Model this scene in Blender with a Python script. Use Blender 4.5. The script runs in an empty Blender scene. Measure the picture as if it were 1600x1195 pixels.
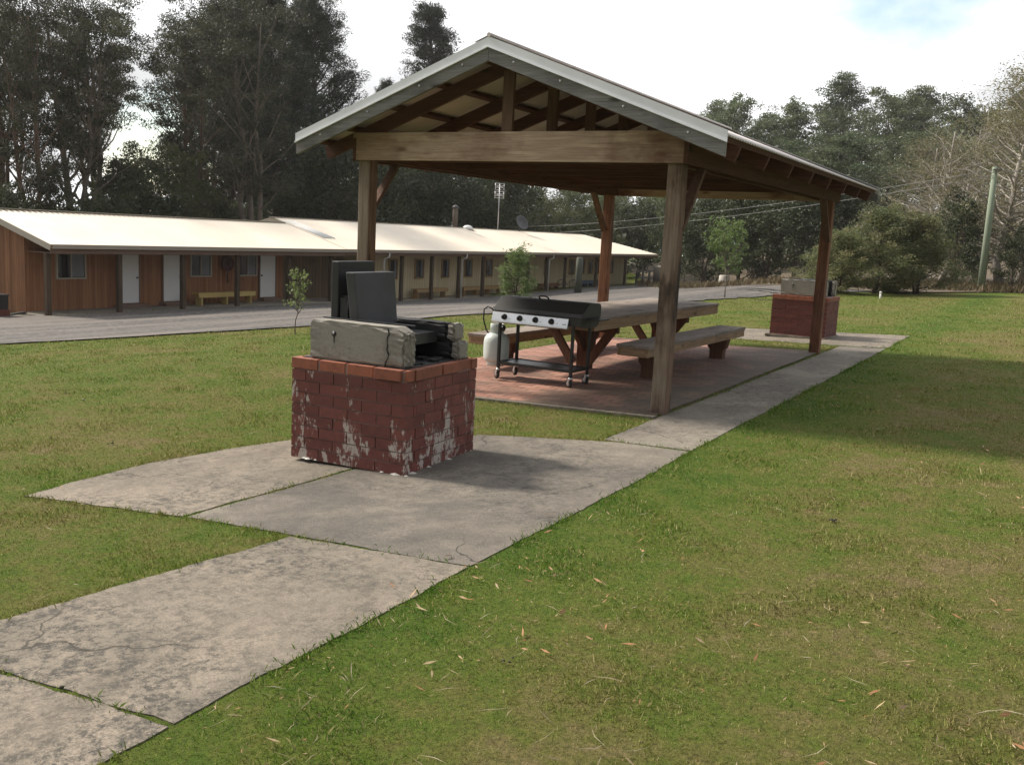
import bpy, bmesh, math, random
import numpy as np
from mathutils import Vector, Matrix
R_ = math.radians
scn = bpy.context.scene
COL = scn.collection
random.seed(7); rng = np.random.default_rng(7)

# ------------------------------------------------------------------ camera
cam = bpy.data.cameras.new('camera'); camo = bpy.data.objects.new('camera', cam); COL.objects.link(camo)
CAM = np.array([0, 0, 1.5952]); YAW, PIT, ROL, FPX = .5128, .1528, .0510, 1512.74
cF = np.array([-math.sin(YAW)*math.cos(PIT), math.cos(YAW)*math.cos(PIT), -math.sin(PIT)])
_R = np.array([math.cos(YAW), math.sin(YAW), 0]); _U = np.cross(_R, cF)
cR = math.cos(ROL)*_R+math.sin(ROL)*_U; cU = -math.sin(ROL)*_R+math.cos(ROL)*_U
camo.matrix_world = Matrix(((cR[0], cU[0], -cF[0], CAM[0]), (cR[1], cU[1], -cF[1], CAM[1]), (cR[2], cU[2], -cF[2], CAM[2]), (0, 0, 0, 1)))
cam.sensor_width = 36; cam.lens = FPX/1600*36; cam.clip_end = 2000; cam.clip_start = .05
scn.camera = camo
# ------------------------------------------------------------------ sky and sun
SUN_EL, SUN_AZ = R_(41), R_(-93)          # azimuth clockwise from +Y
scn.view_settings.view_transform = 'Standard'; scn.view_settings.look = 'None'; scn.view_settings.gamma = 1
scn.view_settings.exposure = 0.45
w = bpy.data.worlds.new('World'); scn.world = w; w.use_nodes = True
nt = w.node_tree; nt.nodes.clear()
def N(t, typ, **kw):
    n = t.nodes.new(typ)
    for k, v in kw.items():
        if k == 'in_':
            for a, b in v.items(): n.inputs[a].default_value = b
        else: setattr(n, k, v)
    return n
sky = N(nt, 'ShaderNodeTexSky', sky_type='NISHITA', sun_disc=False, sun_elevation=SUN_EL, sun_rotation=SUN_AZ, air_density=1.2, dust_density=.7)
tc = N(nt, 'ShaderNodeTexCoord')
mp = N(nt, 'ShaderNodeMapping'); mp.inputs['Scale'].default_value = (1.0, 1.0, 2.6); mp.inputs['Location'].default_value = (.35, .12, .1)
nz = N(nt, 'ShaderNodeTexNoise', in_={'Scale': 1.7, 'Detail': 7.0, 'Roughness': .55, 'Distortion': .3})
nz2 = N(nt, 'ShaderNodeTexNoise', in_={'Scale': 3.1, 'Detail': 6.0, 'Roughness': .5})
cc = N(nt, 'ShaderNodeMix', data_type='RGBA'); cc.blend_type = 'MULTIPLY'; cc.inputs[0].default_value = 1
cc.inputs[6].default_value = (.97, .985, 1.0, 1)
skm = N(nt, 'ShaderNodeVectorMath', operation='SCALE'); skm.inputs['Scale'].default_value = .15
mixs = N(nt, 'ShaderNodeMix', data_type='RGBA')
bg = N(nt, 'ShaderNodeBackground'); out = N(nt, 'ShaderNodeOutputWorld')
L = nt.links.new
def pixdir(u, v):
    d = cF+cR*(u-800)/FPX-cU*(v-597.5)/FPX; return tuple(d/np.linalg.norm(d))
def wdot(vec):                                   # how close a sky direction is to a given one
    n = N(nt, 'ShaderNodeVectorMath', operation='DOT_PRODUCT'); n.inputs[1].default_value = vec; L(tc.outputs['Generated'], n.inputs[0]); return n.outputs['Value']
def wmap(x, a, b, c=0, d=1):
    n = N(nt, 'ShaderNodeMapRange', in_={'From Min': a, 'From Max': b, 'To Min': c, 'To Max': d}); L(x, n.inputs[0]); return n.outputs[0]
def wmath(op, a, b):
    n = N(nt, 'ShaderNodeMath', operation=op)
    for i_, x in enumerate((a, b)):
        if isinstance(x, (int, float)): n.inputs[i_].default_value = x
        else: L(x, n.inputs[i_])
    return n.outputs[0]
L(tc.outputs['Generated'], mp.inputs[0]); L(mp.outputs[0], nz.inputs['Vector']); L(mp.outputs[0], nz2.inputs['Vector'])
cover = wmap(nz.outputs['Fac'], .33, .43)
for (u_, v_), rad_ in (((1430, -42), .070), ((1345, -30), .040), ((235, 195), .035)):   # gaps of blue between the clouds
    k_ = math.cos(rad_); e_ = wmath('ADD', wdot(pixdir(u_, v_)), wmap(nz.outputs['Fac'], .3, .7, -.011*rad_/.1, .011*rad_/.1))
    hole = wmap(e_, k_-.0025*rad_/.1, k_+.0035*rad_/.1, 1, 0); cover = wmath('MULTIPLY', cover, hole)
sun_side = wmap(wdot((-.62, .62, .48)), -.35, .85, .34, 1.22)           # cloud is bright towards the veiled sun, grey behind the viewer
nzl = N(nt, 'ShaderNodeTexNoise', in_={'Scale': 2.2, 'Detail': 7.0, 'Roughness': .55, 'Distortion': .4}); L(mp.outputs[0], nzl.inputs['Vector'])
sepw = N(nt, 'ShaderNodeSeparateXYZ'); L(tc.outputs['Generated'], sepw.inputs[0])
low = wmap(sepw.outputs[2], .13, .25, 1, .12); grey = wmath('MULTIPLY', wmap(nzl.outputs['Fac'], .40, .52), low)
body = wmath('MULTIPLY', sun_side, wmap(nz2.outputs['Fac'], .38, .56, .86, 1.10)); body = wmath('MULTIPLY', body, wmap(grey, 0, 1, 1, .56))
L(body, cc.inputs[7]); L(sky.outputs[0], skm.inputs[0]); L(cover, mixs.inputs[0]); L(skm.outputs[0], mixs.inputs[6]); L(cc.outputs[2], mixs.inputs[7])
L(mixs.outputs[2], bg.inputs[0]); bg.inputs[1].default_value = 1.0; L(bg.outputs[0], out.inputs[0])
sl = bpy.data.lights.new('sun', 'SUN'); so = bpy.data.objects.new('sun', sl); COL.objects.link(so)
sl.energy = 4.5; sl.angle = R_(7); sl.color = (1, .92, .80)
sd = Vector((-math.sin(SUN_AZ)*math.cos(SUN_EL), -math.cos(SUN_AZ)*math.cos(SUN_EL), -math.sin(SUN_EL)))
so.rotation_euler = sd.to_track_quat('-Z', 'Y').to_euler(); so.location = (-30, 0, 40)

# ------------------------------------------------------------------ helpers
def sst(t): t = np.clip(t, 0, 1); return t*t*(3-2*t)
def G(x, y):
    s = sst((-9-x)/13)
    z = .0354*x+.008*y*(1-s)+s*(-.52)-.2*s*np.exp(-((y-38)/9)**2)
    z = np.where(x < -32, z+.0*x, z)
    hill = np.maximum(0, y-66)*.10*sst((x+46)/20)
    return z+np.minimum(hill, 9)
def gz(x, y): return float(G(np.float64(x), np.float64(y)))
def at(u, depth):                       # ground position seen along picture column u at a given distance
    d = cF+cR*(u-800)/FPX; h = math.hypot(d[0], d[1]); x, y = d[0]/h*depth, d[1]/h*depth
    return (x, y, gz(x, y))

def tag(o, label=None, cat=None, group=None, kind=None):
    if label: o['label'] = label
    if cat: o['category'] = cat
    if group: o['group'] = group
    if kind: o['kind'] = kind
    return o
def thing(name, label, cat, loc, rz=0, group=None):
    o = bpy.data.objects.new(name, None); o.empty_display_size = .1; COL.objects.link(o)
    o.location = loc; o.rotation_euler = (0, 0, rz); return tag(o, label, cat, group)
def root_loc(o):
    while o.parent: o = o.parent
    return o.location
class MB:
    def __init__(s): s.v = []; s.f = []; s.sm = []
    def add(s, vs, fs, smooth=False):
        b = len(s.v); s.v += [tuple(map(float, p)) for p in vs]; s.f += [tuple(i+b for i in f) for f in fs]; s.sm += [smooth]*len(fs); return s
    def box(s, x0, x1, y0, y1, z0, z1):
        return s.add([(x0, y0, z0), (x1, y0, z0), (x1, y1, z0), (x0, y1, z0), (x0, y0, z1), (x1, y0, z1), (x1, y1, z1), (x0, y1, z1)],
              [(0, 3, 2, 1), (4, 5, 6, 7), (0, 1, 5, 4), (1, 2, 6, 5), (2, 3, 7, 6), (3, 0, 4, 7)])
    def beam(s, a, b, w, h, up=(0, 0, 1)):     # rectangular bar from a to b, w across, h along 'up'
        a = Vector(a); b = Vector(b); d = (b-a).normalized(); up = Vector(up); r = d.cross(up).normalized(); u = r.cross(d).normalized()
        r *= w/2; u *= h/2
        P = [a-r-u, a+r-u, a+r+u, a-r+u, b-r-u, b+r-u, b+r+u, b-r+u]
        return s.add(P, [(0, 1, 2, 3), (7, 6, 5, 4), (0, 4, 5, 1), (1, 5, 6, 2), (2, 6, 7, 3), (3, 7, 4, 0)])
    def prism(s, prof, axis, a0, a1):          # 2-D profile swept along x ('x': prof=(y,z)), y ('y': (x,z)) or z ('z': (x,y))
        def P(p, a): return {'x': (a, p[0], p[1]), 'y': (p[0], a, p[1]), 'z': (p[0], p[1], a)}[axis]
        n = len(prof); vs = [P(p, a0) for p in prof]+[P(p, a1) for p in prof]
        return s.add(vs, [tuple(range(n))[::-1], tuple(range(n, 2*n))]+[(i, (i+1) % n, n+(i+1) % n, n+i) for i in range(n)])
    def tube(s, pts, rad, n=8, cap=True):
        pts = [Vector(p) for p in pts]; k = len(pts)
        if not hasattr(rad, '__len__'): rad = [rad]*k
        ref = Vector((.31, .17, .93)); vs = []; 
        d0 = (pts[1]-pts[0]).normalized()
        if abs(d0.dot(ref)) > .9: ref = Vector((.93, .2, .1))
        r = d0.cross(ref).normalized()
        for i, p in enumerate(pts):
            d = (pts[min(i+1, k-1)]-pts[max(i-1, 0)]).normalized()
            r = (r-d*r.dot(d)).normalized(); u = d.cross(r)
            for j in range(n):
                a = 2*math.pi*j/n; vs.append(p+(r*math.cos(a)+u*math.sin(a))*rad[i])
        fs = [(i*n+j, i*n+(j+1) % n, (i+1)*n+(j+1) % n, (i+1)*n+j) for i in range(k-1) for j in range(n)]
        b = len(s.v); s.add(vs, fs, True)
        if cap: s.f += [tuple(b+j for j in range(n))[::-1], tuple(b+(k-1)*n+j for j in range(n))]; s.sm += [False, False]
        return s
    def lathe(s, prof, c=(0, 0, 0), n=24, axis='z'):   # prof list of (r, h)
        vs = []
        for r, h in prof:
            for j in range(n):
                a = 2*math.pi*j/n; p = (r*math.cos(a), r*math.sin(a), h)
                if axis == 'x': p = (h, p[0], p[1])
                if axis == 'y': p = (p[1], h, p[0])
                vs.append((p[0]+c[0], p[1]+c[1], p[2]+c[2]))
        k = len(prof)
        fs = [(i*n+j, i*n+(j+1) % n, (i+1)*n+(j+1) % n, (i+1)*n+j) for i in range(k-1) for j in range(n)]
        b = len(s.v); s.add(vs, fs, True)
        s.f += [tuple(b+j for j in range(n))[::-1], tuple(b+(k-1)*n+j for j in range(n))]; s.sm += [False, False]
        return s
def link_mesh(name, me, parent=None):
    o = bpy.data.objects.new(name, me); COL.objects.link(o)
    if parent: o.parent = parent
    return o
def obj(name, mb, mat, parent=None, bevel=0, world=False, label=None, loc=None):
    me = bpy.data.meshes.new(name)
    off = Vector(root_loc(parent)) if (world and parent) else (Vector(loc) if loc is not None and world else Vector())
    me.from_pydata([tuple(Vector(p)-off) for p in mb.v], [], mb.f)
    me.polygons.foreach_set('use_smooth', mb.sm)
    bm = bmesh.new(); bm.from_mesh(me); bmesh.ops.recalc_face_normals(bm, faces=bm.faces); bm.to_mesh(me); bm.free()
    me.materials.append(mat)
    o = link_mesh(name, me, parent)
    if loc is not None: o.location = loc
    if bevel:
        m = o.modifiers.new('bevel', 'BEVEL'); m.width = bevel; m.segments = 2; m.limit_method = 'ANGLE'; m.angle_limit = R_(40)
    if label: o['label'] = label
    return o
def kids(o): return [c for c in bpy.data.objects if c.parent == o]
def copy_tree(o, parent=None):
    c = o.copy(); COL.objects.link(c)
    if parent: c.parent = parent
    for ch in kids(o): copy_tree(ch, c)
    return c

# ------------------------------------------------------------------ materials
def newmat(name):
    m = bpy.data.materials.new(name); m.use_nodes = True; t = m.node_tree; t.nodes.clear()
    o = N(t, 'ShaderNodeOutputMaterial'); b = N(t, 'ShaderNodeBsdfPrincipled'); t.links.new(b.outputs[0], o.inputs[0])
    return m, t, b, o
def c4(c): return (*c, 1)
def noise(t, vec, scale, detail=4, rough=.55, sc=None, dist=0):
    n = N(t, 'ShaderNodeTexNoise', in_={'Scale': scale, 'Detail': detail, 'Roughness': rough, 'Distortion': dist})
    if sc is not None:
        m = N(t, 'ShaderNodeMapping'); m.inputs['Scale'].default_value = sc; t.links.new(vec, m.inputs[0]); vec = m.outputs[0]
    t.links.new(vec, n.inputs['Vector']); return n.outputs['Fac']
def ramp(t, fac, stops, interp='LINEAR'):
    r = N(t, 'ShaderNodeValToRGB'); r.color_ramp.interpolation = interp; e = r.color_ramp.elements
    while len(e) < len(stops): e.new(.5)
    for i, (p, c) in enumerate(stops):
        e[i].position = p; e[i].color = c4(c) if hasattr(c, '__len__') else (c, c, c, 1)
    t.links.new(fac, r.inputs[0]); return r.outputs[0]
def mix(t, fac, a, b, mode='MIX'):
    m = N(t, 'ShaderNodeMix', data_type='RGBA'); m.blend_type = mode
    for i, x in ((0, fac), (6, a), (7, b)):
        if isinstance(x, (int, float)): m.inputs[i].default_value = x if i == 0 else (x, x, x, 1)
        elif isinstance(x, tuple): m.inputs[i].default_value = c4(x) if len(x) == 3 else x
        else: t.links.new(x, m.inputs[i])
    return m.outputs[2]
def mrange(t, x, a, b, c=0, d=1):
    m = N(t, 'ShaderNodeMapRange', in_={'From Min': a, 'From Max': b, 'To Min': c, 'To Max': d}); t.links.new(x, m.inputs[0]); return m.outputs[0]
def bump(t, b, h, strength=.4, dist=.01):
    n = N(t, 'ShaderNodeBump', in_={'Strength': strength, 'Distance': dist}); t.links.new(h, n.inputs['Height']); t.links.new(n.outputs[0], b.inputs['Normal'])
def coords(t, kind='Object'): return N(t, 'ShaderNodeTexCoord').outputs[kind]
def wpos(t): return N(t, 'ShaderNodeNewGeometry').outputs['Position']

def plain(name, c, rough=.6, metal=0, var=.25, scale=12, bmp=.0):
    m, t, b, o = newmat(name); v = coords(t)
    n = noise(t, v, scale, 6); n2 = noise(t, v, scale*.18, 3)
    f = mix(t, .5, n, n2)
    col = ramp(t, f, [(.3, tuple(x*(1-var) for x in c)), (.7, tuple(min(1, x*(1+var)) for x in c))])
    t.links.new(col, b.inputs['Base Color']); b.inputs['Metallic'].default_value = metal
    t.links.new(mrange(t, n, .3, .7, rough*.85, min(1, rough*1.15)), b.inputs['Roughness'])
    if bmp: bump(t, b, n, bmp, .01)
    return m
def wood(name, c1, c2, axis, dark=(.03, .025, .02), damp=.25, scale=1.0, rnd=True, front_tone=None, ends=None):
    m, t, b, o = newmat(name); v = coords(t)
    if rnd:
        oi = N(t, 'ShaderNodeObjectInfo'); ad = N(t, 'ShaderNodeVectorMath', operation='ADD'); cx = N(t, 'ShaderNodeCombineXYZ')
        mm = N(t, 'ShaderNodeMath', operation='MULTIPLY'); mm.inputs[1].default_value = 37; t.links.new(oi.outputs['Random'], mm.inputs[0])
        for i in range(3): t.links.new(mm.outputs[0], cx.inputs[i])
        t.links.new(v, ad.inputs[0]); t.links.new(cx.outputs[0], ad.inputs[1]); v = ad.outputs[0]
    s = [14*scale]*3; s['xyz'.index(axis)] = .7*scale
    g = noise(t, v, 3, 7, .65, tuple(s), .6); p = noise(t, v, 1.6, 4, .6, tuple(1.6 if i != 'xyz'.index(axis) else .8 for i in range(3)))
    fine = noise(t, v, 10, 5, .6, tuple(s))
    col = ramp(t, g, [(.32, c1), (.55, tuple((a+bb)/2 for a, bb in zip(c1, c2))), (.7, c2)])
    col = mix(t, mrange(t, p, .5, .72, 0, damp*2.4), col, dark)
    vo = N(t, 'ShaderNodeTexVoronoi', in_={'Scale': 1.0, 'Randomness': 1.0}); mpp = N(t, 'ShaderNodeMapping')
    ss = [5.0]*3; ss['xyz'.index(axis)] = 1.7; mpp.inputs['Scale'].default_value = ss; t.links.new(v, mpp.inputs[0]); t.links.new(mpp.outputs[0], vo.inputs['Vector'])
    col = mix(t, mrange(t, vo.outputs['Distance'], .06, .15, .75, 0), col, dark)
    if ends:                                        # redder and darker towards both ends
        se = N(t, 'ShaderNodeSeparateXYZ'); t.links.new(coords(t), se.inputs[0]); ab = N(t, 'ShaderNodeMath', operation='ABSOLUTE'); t.links.new(se.outputs[0], ab.inputs[0])
        ae = N(t, 'ShaderNodeMath', operation='ADD'); t.links.new(ab.outputs[0], ae.inputs[0]); t.links.new(mrange(t, p, .3, .7, -.45, .45), ae.inputs[1]); col = mix(t, mrange(t, ae.outputs[0], 1.2, 2.0, 0, .85), col, ends)
    if front_tone:                                     # faces turned to the front take a greyer, paler tone
        sn = N(t, 'ShaderNodeSeparateXYZ'); t.links.new(coords(t, 'Normal'), sn.inputs[0]); wc = ramp(t, g, [(.33, tuple(x*.55 for x in front_tone)), (.66, front_tone)])
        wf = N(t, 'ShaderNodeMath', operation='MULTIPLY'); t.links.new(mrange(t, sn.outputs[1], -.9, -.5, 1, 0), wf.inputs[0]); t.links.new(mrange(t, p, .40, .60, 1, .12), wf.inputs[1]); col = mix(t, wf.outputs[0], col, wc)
    col = mix(t, mrange(t, fine, .55, .75, 0, .35), col, tuple(x*.4 for x in c1))
    t.links.new(col, b.inputs['Base Color']); b.inputs['Roughness'].default_value = .85
    b.inputs['Specular IOR Level'].default_value = .25
    bump(t, b, g, .35, .006); return m
def concrete(name, c, lich=(.055, .052, .047), lo=.44, hi=.58, amt=.75, pale=(.42, .37, .29), scale=1.0, streak=1):
    m, t, b, o = newmat(name); v = wpos(t)
    big = noise(t, v, .9*scale, 5, .65, None, .6); mid = noise(t, v, 11*scale, 10, .84, None, .3); fine = noise(t, v, 110*scale, 3, .7); sp = noise(t, v, 26*scale, 7, .8); st = noise(t, v, 1.7*scale, 6, .7, (1, .45, 1), .8)
    col = mix(t, mrange(t, big, .40, .60), c, pale)
    f = N(t, 'ShaderNodeMath', operation='MULTIPLY'); t.links.new(mrange(t, mid, lo, hi, 0, 1), f.inputs[0]); t.links.new(mrange(t, sp, .42, .53, .15, 1), f.inputs[1])
    f2 = N(t, 'ShaderNodeMath', operation='MULTIPLY'); t.links.new(f.outputs[0], f2.inputs[0]); f2.inputs[1].default_value = amt
    col = mix(t, mrange(t, st, .46, .64, 0, .5*amt*streak), col, tuple(x*.5 for x in c))
    patch = N(t, 'ShaderNodeMath', operation='MULTIPLY'); t.links.new(f2.outputs[0], patch.inputs[0]); t.links.new(mrange(t, noise(t, v, .55*scale, 4, .6, None, 1.0), .38, .60, .25, 1.15), patch.inputs[1])
    col = mix(t, patch.outputs[0], col, lich)
    wv = N(t, 'ShaderNodeVectorMath', operation='ADD'); nn = N(t, 'ShaderNodeTexNoise', in_={'Scale': 3.5*scale, 'Detail': 5.0}); sc = N(t, 'ShaderNodeVectorMath', operation='SCALE'); sc.inputs['Scale'].default_value = .35
    t.links.new(v, nn.inputs['Vector']); t.links.new(nn.outputs['Color'], sc.inputs[0]); t.links.new(v, wv.inputs[0]); t.links.new(sc.outputs[0], wv.inputs[1])
    vo = N(t, 'ShaderNodeTexVoronoi', feature='DISTANCE_TO_EDGE', in_={'Scale': .62*scale}); t.links.new(wv.outputs[0], vo.inputs['Vector'])
    ck = N(t, 'ShaderNodeMath', operation='MULTIPLY'); t.links.new(mrange(t, vo.outputs['Distance'], .002, .006, 1, 0), ck.inputs[0]); t.links.new(mrange(t, noise(t, v, .8*scale, 3, .5), .50, .56, 0, .85*streak), ck.inputs[1])
    col = mix(t, ck.outputs[0], col, (.03, .027, .022))
    col = mix(t, mrange(t, fine, .38, .64, .0, .55), col, tuple(x*.45 for x in c))
    pk = noise(t, v, 75*scale, 2, .5); col = mix(t, mrange(t, pk, .68, .74, 0, .4), col, tuple(min(.6, x*1.5) for x in pale))
    t.links.new(col, b.inputs['Base Color']); b.inputs['Roughness'].default_value = .92; b.inputs['Specular IOR Level'].default_value = .25
    h = mix(t, .5, fine, sp); bump(t, b, h, .6, .012); return m
def leafmat(name, cols, trans=.35, hue_var=.25, rough=.55):
    m, t, b, o = newmat(name)
    a = N(t, 'ShaderNodeAttribute', attribute_name='tone'); oi = N(t, 'ShaderNodeObjectInfo')
    col = ramp(t, a.outputs['Fac'], [(i/(len(cols)-1), c) for i, c in enumerate(cols)])
    hs = N(t, 'ShaderNodeHueSaturation'); t.links.new(col, hs.inputs['Color'])
    t.links.new(mrange(t, oi.outputs['Random'], 0, 1, 1-hue_var, 1+hue_var), hs.inputs['Value'])
    mu = N(t, 'ShaderNodeMath', operation='MULTIPLY'); mu.inputs[1].default_value = 7.31; fr = N(t, 'ShaderNodeMath', operation='FRACT')
    t.links.new(oi.outputs['Random'], mu.inputs[0]); t.links.new(mu.outputs[0], fr.inputs[0])
    t.links.new(mrange(t, fr.outputs[0], 0, 1, .485, .515), hs.inputs['Hue'])
    tr = N(t, 'ShaderNodeBsdfTranslucent'); mx = N(t, 'ShaderNodeMixShader'); mx.inputs[0].default_value = trans
    t.links.new(hs.outputs[0], b.inputs['Base Color']); t.links.new(hs.outputs[0], tr.inputs[0]); b.inputs['Roughness'].default_value = rough
    b.inputs['Specular IOR Level'].default_value = .3
    t.links.new(b.outputs[0], mx.inputs[1]); t.links.new(tr.outputs[0], mx.inputs[2]); t.links.new(mx.outputs[0], o.inputs[0]); return m

def lawn_colour(t, v):
    big = noise(t, v, .35, 4, .6); mid = noise(t, v, 1.3, 5, .65, None, .5); sm = noise(t, v, 7, 5, .7)
    f = mix(t, .38, mix(t, .5, big, mid), sm)
    sx = N(t, 'ShaderNodeSeparateXYZ'); t.links.new(v, sx.inputs[0])           # greener, better watered turf close to the concrete path
    g = mrange(t, sx.outputs[0], -2.3, -1.2, -.07, .035); ad = N(t, 'ShaderNodeMath', operation='ADD'); t.links.new(f, ad.inputs[0]); t.links.new(g, ad.inputs[1])
    l_ = mrange(t, sx.outputs[0], -3.3, -2.5, .07, 0); a2 = N(t, 'ShaderNodeMath', operation='ADD'); t.links.new(ad.outputs[0], a2.inputs[0]); t.links.new(l_, a2.inputs[1])
    return a2.outputs[0]
def grass_ground():
    m, t, b, o = newmat('lawn_ground'); v = wpos(t); f = lawn_colour(t, v)
    col = ramp(t, f, [(.38, (.066, .118, .015)), (.47, (.110, .145, .025)), (.54, (.152, .148, .041)), (.62, (.205, .16, .075))])
    fine = noise(t, v, 45, 6, .75); col = mix(t, mrange(t, fine, .4, .66, 0, .7), col, (.036, .046, .013))
    st = noise(t, v, 90, 3, .7); col = mix(t, mrange(t, st, .58, .72, 0, .55), col, (.2, .17, .085))
    t.links.new(col, b.inputs['Base Color']); b.inputs['Roughness'].default_value = 1; b.inputs['Specular IOR Level'].default_value = .1
    bump(t, b, fine, .9, .03); return m
def grass_blade():
    m, t, b, o = newmat('grass_blade'); v = wpos(t); f = lawn_colour(t, v)
    a = N(t, 'ShaderNodeAttribute', attribute_name='tone')
    col = ramp(t, f, [(.38, (.086, .178, .017)), (.47, (.148, .215, .030)), (.54, (.205, .21, .053)), (.62, (.275, .225, .10))])
    col = mix(t, mrange(t, a.outputs['Fac'], .78, .9, 0, .85), col, (.36, .29, .15))
    hs = N(t, 'ShaderNodeHueSaturation'); t.links.new(col, hs.inputs['Color']); t.links.new(mrange(t, a.outputs['Fac'], 0, .8, .6, 1.15), hs.inputs['Value'])
    tr = N(t, 'ShaderNodeBsdfTranslucent'); mx = N(t, 'ShaderNodeMixShader'); mx.inputs[0].default_value = .3
    t.links.new(hs.outputs[0], b.inputs['Base Color']); t.links.new(hs.outputs[0], tr.inputs[0]); b.inputs['Roughness'].default_value = .6; b.inputs['Specular IOR Level'].default_value = .2
    t.links.new(b.outputs[0], mx.inputs[1]); t.links.new(tr.outputs[0], mx.inputs[2]); t.links.new(mx.outputs[0], o.inputs[0]); return m
def gravel_mat():
    m, t, b, o = newmat('gravel'); v = wpos(t)
    big = noise(t, v, .5, 5, .65, (1.6, .18, 1)); vo = N(t, 'ShaderNodeTexVoronoi', in_={'Scale': 13.0}); t.links.new(v, vo.inputs['Vector'])
    fine = noise(t, v, 35, 5, .7)
    col = ramp(t, vo.outputs['Color'], [(.1, (.026, .023, .021)), (.55, (.058, .052, .048)), (.95, (.17, .152, .136))])
    col = mix(t, mrange(t, big, .47, .58, 0, .8), col, (.15, .126, .108)); col = mix(t, mrange(t, fine, .4, .7, 0, .5), col, (.07, .065, .06))
    t.links.new(col, b.inputs['Base Color']); b.inputs['Roughness'].default_value = .95; bump(t, b, vo.outputs['Distance'], .7, .03); return m
def paver_mat():
    m, t, b, o = newmat('brick_paving'); v = wpos(t)
    wv = N(t, 'ShaderNodeVectorMath', operation='ADD'); nn = N(t, 'ShaderNodeTexNoise', in_={'Scale': 2.5}); sc = N(t, 'ShaderNodeVectorMath', operation='SCALE'); sc.inputs['Scale'].default_value = .03
    t.links.new(v, nn.inputs['Vector']); t.links.new(nn.outputs['Color'], sc.inputs[0]); t.links.new(v, wv.inputs[0]); t.links.new(sc.outputs[0], wv.inputs[1])
    br = N(t, 'ShaderNodeTexBrick', in_={'Scale': 1.0, 'Brick Width': .235, 'Row Height': .118, 'Mortar Size': .008, 'Mortar Smooth': .2, 'Color1': (.42, .21, .15, 1), 'Color2': (.25, .105, .07, 1), 'Mortar': (.05, .035, .025, 1)})
    t.links.new(wv.outputs[0], br.inputs['Vector'])
    g1 = noise(t, v, 1.2, 5, .6); g2 = noise(t, v, 9, 6, .7)
    col = mix(t, mrange(t, g1, .46, .66, 0, .7), br.outputs['Color'], (.075, .055, .04)); col = mix(t, mrange(t, g2, .5, .72, 0, .6), col, (.30, .18, .13))
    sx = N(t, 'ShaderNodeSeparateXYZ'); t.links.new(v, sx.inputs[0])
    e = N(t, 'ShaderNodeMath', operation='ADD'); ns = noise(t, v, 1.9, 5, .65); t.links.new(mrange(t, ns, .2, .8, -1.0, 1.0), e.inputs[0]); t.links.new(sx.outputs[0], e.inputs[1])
    col = mix(t, mrange(t, e.outputs[0], -5.0, -3.4, 0, .85), col, (.05, .045, .03))   # moss along the path side; the floor's shaded half is painted in too
    t.links.new(col, b.inputs['Base Color']); b.inputs['Roughness'].default_value = .85; bump(t, b, br.outputs['Fac'], -.5, .01); return m
def brick_mat(name, c1, c2, stain=.0):
    m, t, b, o = newmat(name); v = coords(t); oi = N(t, 'ShaderNodeAttribute', attribute_name='tone')
    col = ramp(t, oi.outputs['Fac'], [(0, c1), (1, c2)])
    f = noise(t, v, 18, 6, .7); col = mix(t, mrange(t, f, .42, .7, 0, .55), col, tuple(x*.45 for x in c1))
    if stain:
        sx = N(t, 'ShaderNodeSeparateXYZ'); t.links.new(v, sx.inputs[0])
        d = noise(t, v, 3.0, 8, .72, (2.2, 2.2, 1.05), .35); e = noise(t, v, 34, 3, .6, (1.6, 1.6, .5)); lowb = mrange(t, sx.outputs[2], .05, .66, .035, -.05)
        a = N(t, 'ShaderNodeMath', operation='ADD'); t.links.new(d, a.inputs[0]); t.links.new(lowb, a.inputs[1])
        a2 = N(t, 'ShaderNodeMath', operation='ADD'); t.links.new(a.outputs[0], a2.inputs[0]); t.links.new(mrange(t, e, .3, .7, -.045, .045), a2.inputs[1])
        col = mix(t, mrange(t, a2.outputs[0], .56, .595, 0, stain), col, (.50, .46, .41))
    t.links.new(col, b.inputs['Base Color']); b.inputs['Roughness'].default_value = .75; bump(t, b, f, .35, .006); return m
def cladding(name, c1, c2, pitch, axis, dirt=.4, zdir=True):
    m, t, b, o = newmat(name); v = coords(t); sx = N(t, 'ShaderNodeSeparateXYZ'); t.links.new(v, sx.inputs[0])
    dv = N(t, 'ShaderNodeMath', operation='DIVIDE'); t.links.new(sx.outputs['xyz'.index(axis)], dv.inputs[0]); dv.inputs[1].default_value = pitch
    fl = N(t, 'ShaderNodeMath', operation='FLOOR'); t.links.new(dv.outputs[0], fl.inputs[0]); fr = N(t, 'ShaderNodeMath', operation='FRACT'); t.links.new(dv.outputs[0], fr.inputs[0])
    wn = N(t, 'ShaderNodeTexWhiteNoise', noise_dimensions='1D'); t.links.new(fl.outputs[0], wn.inputs['W'])
    col = ramp(t, wn.outputs['Value'], [(0, c1), (1, c2)])
    g = noise(t, v, 2, 6, .65, (5, 5, .6)); col = mix(t, mrange(t, g, .45, .7, 0, dirt), col, tuple(x*.35 for x in c1))
    gap = mrange(t, fr.outputs[0], 0, .10, 1, 0); col = mix(t, gap, col, tuple(x*.3 for x in c1))
    t.links.new(col, b.inputs['Base Color']); b.inputs['Roughness'].default_value = .8; b.inputs['Specular IOR Level'].default_value = .2
    bump(t, b, gap, -.6, .012); return m

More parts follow.
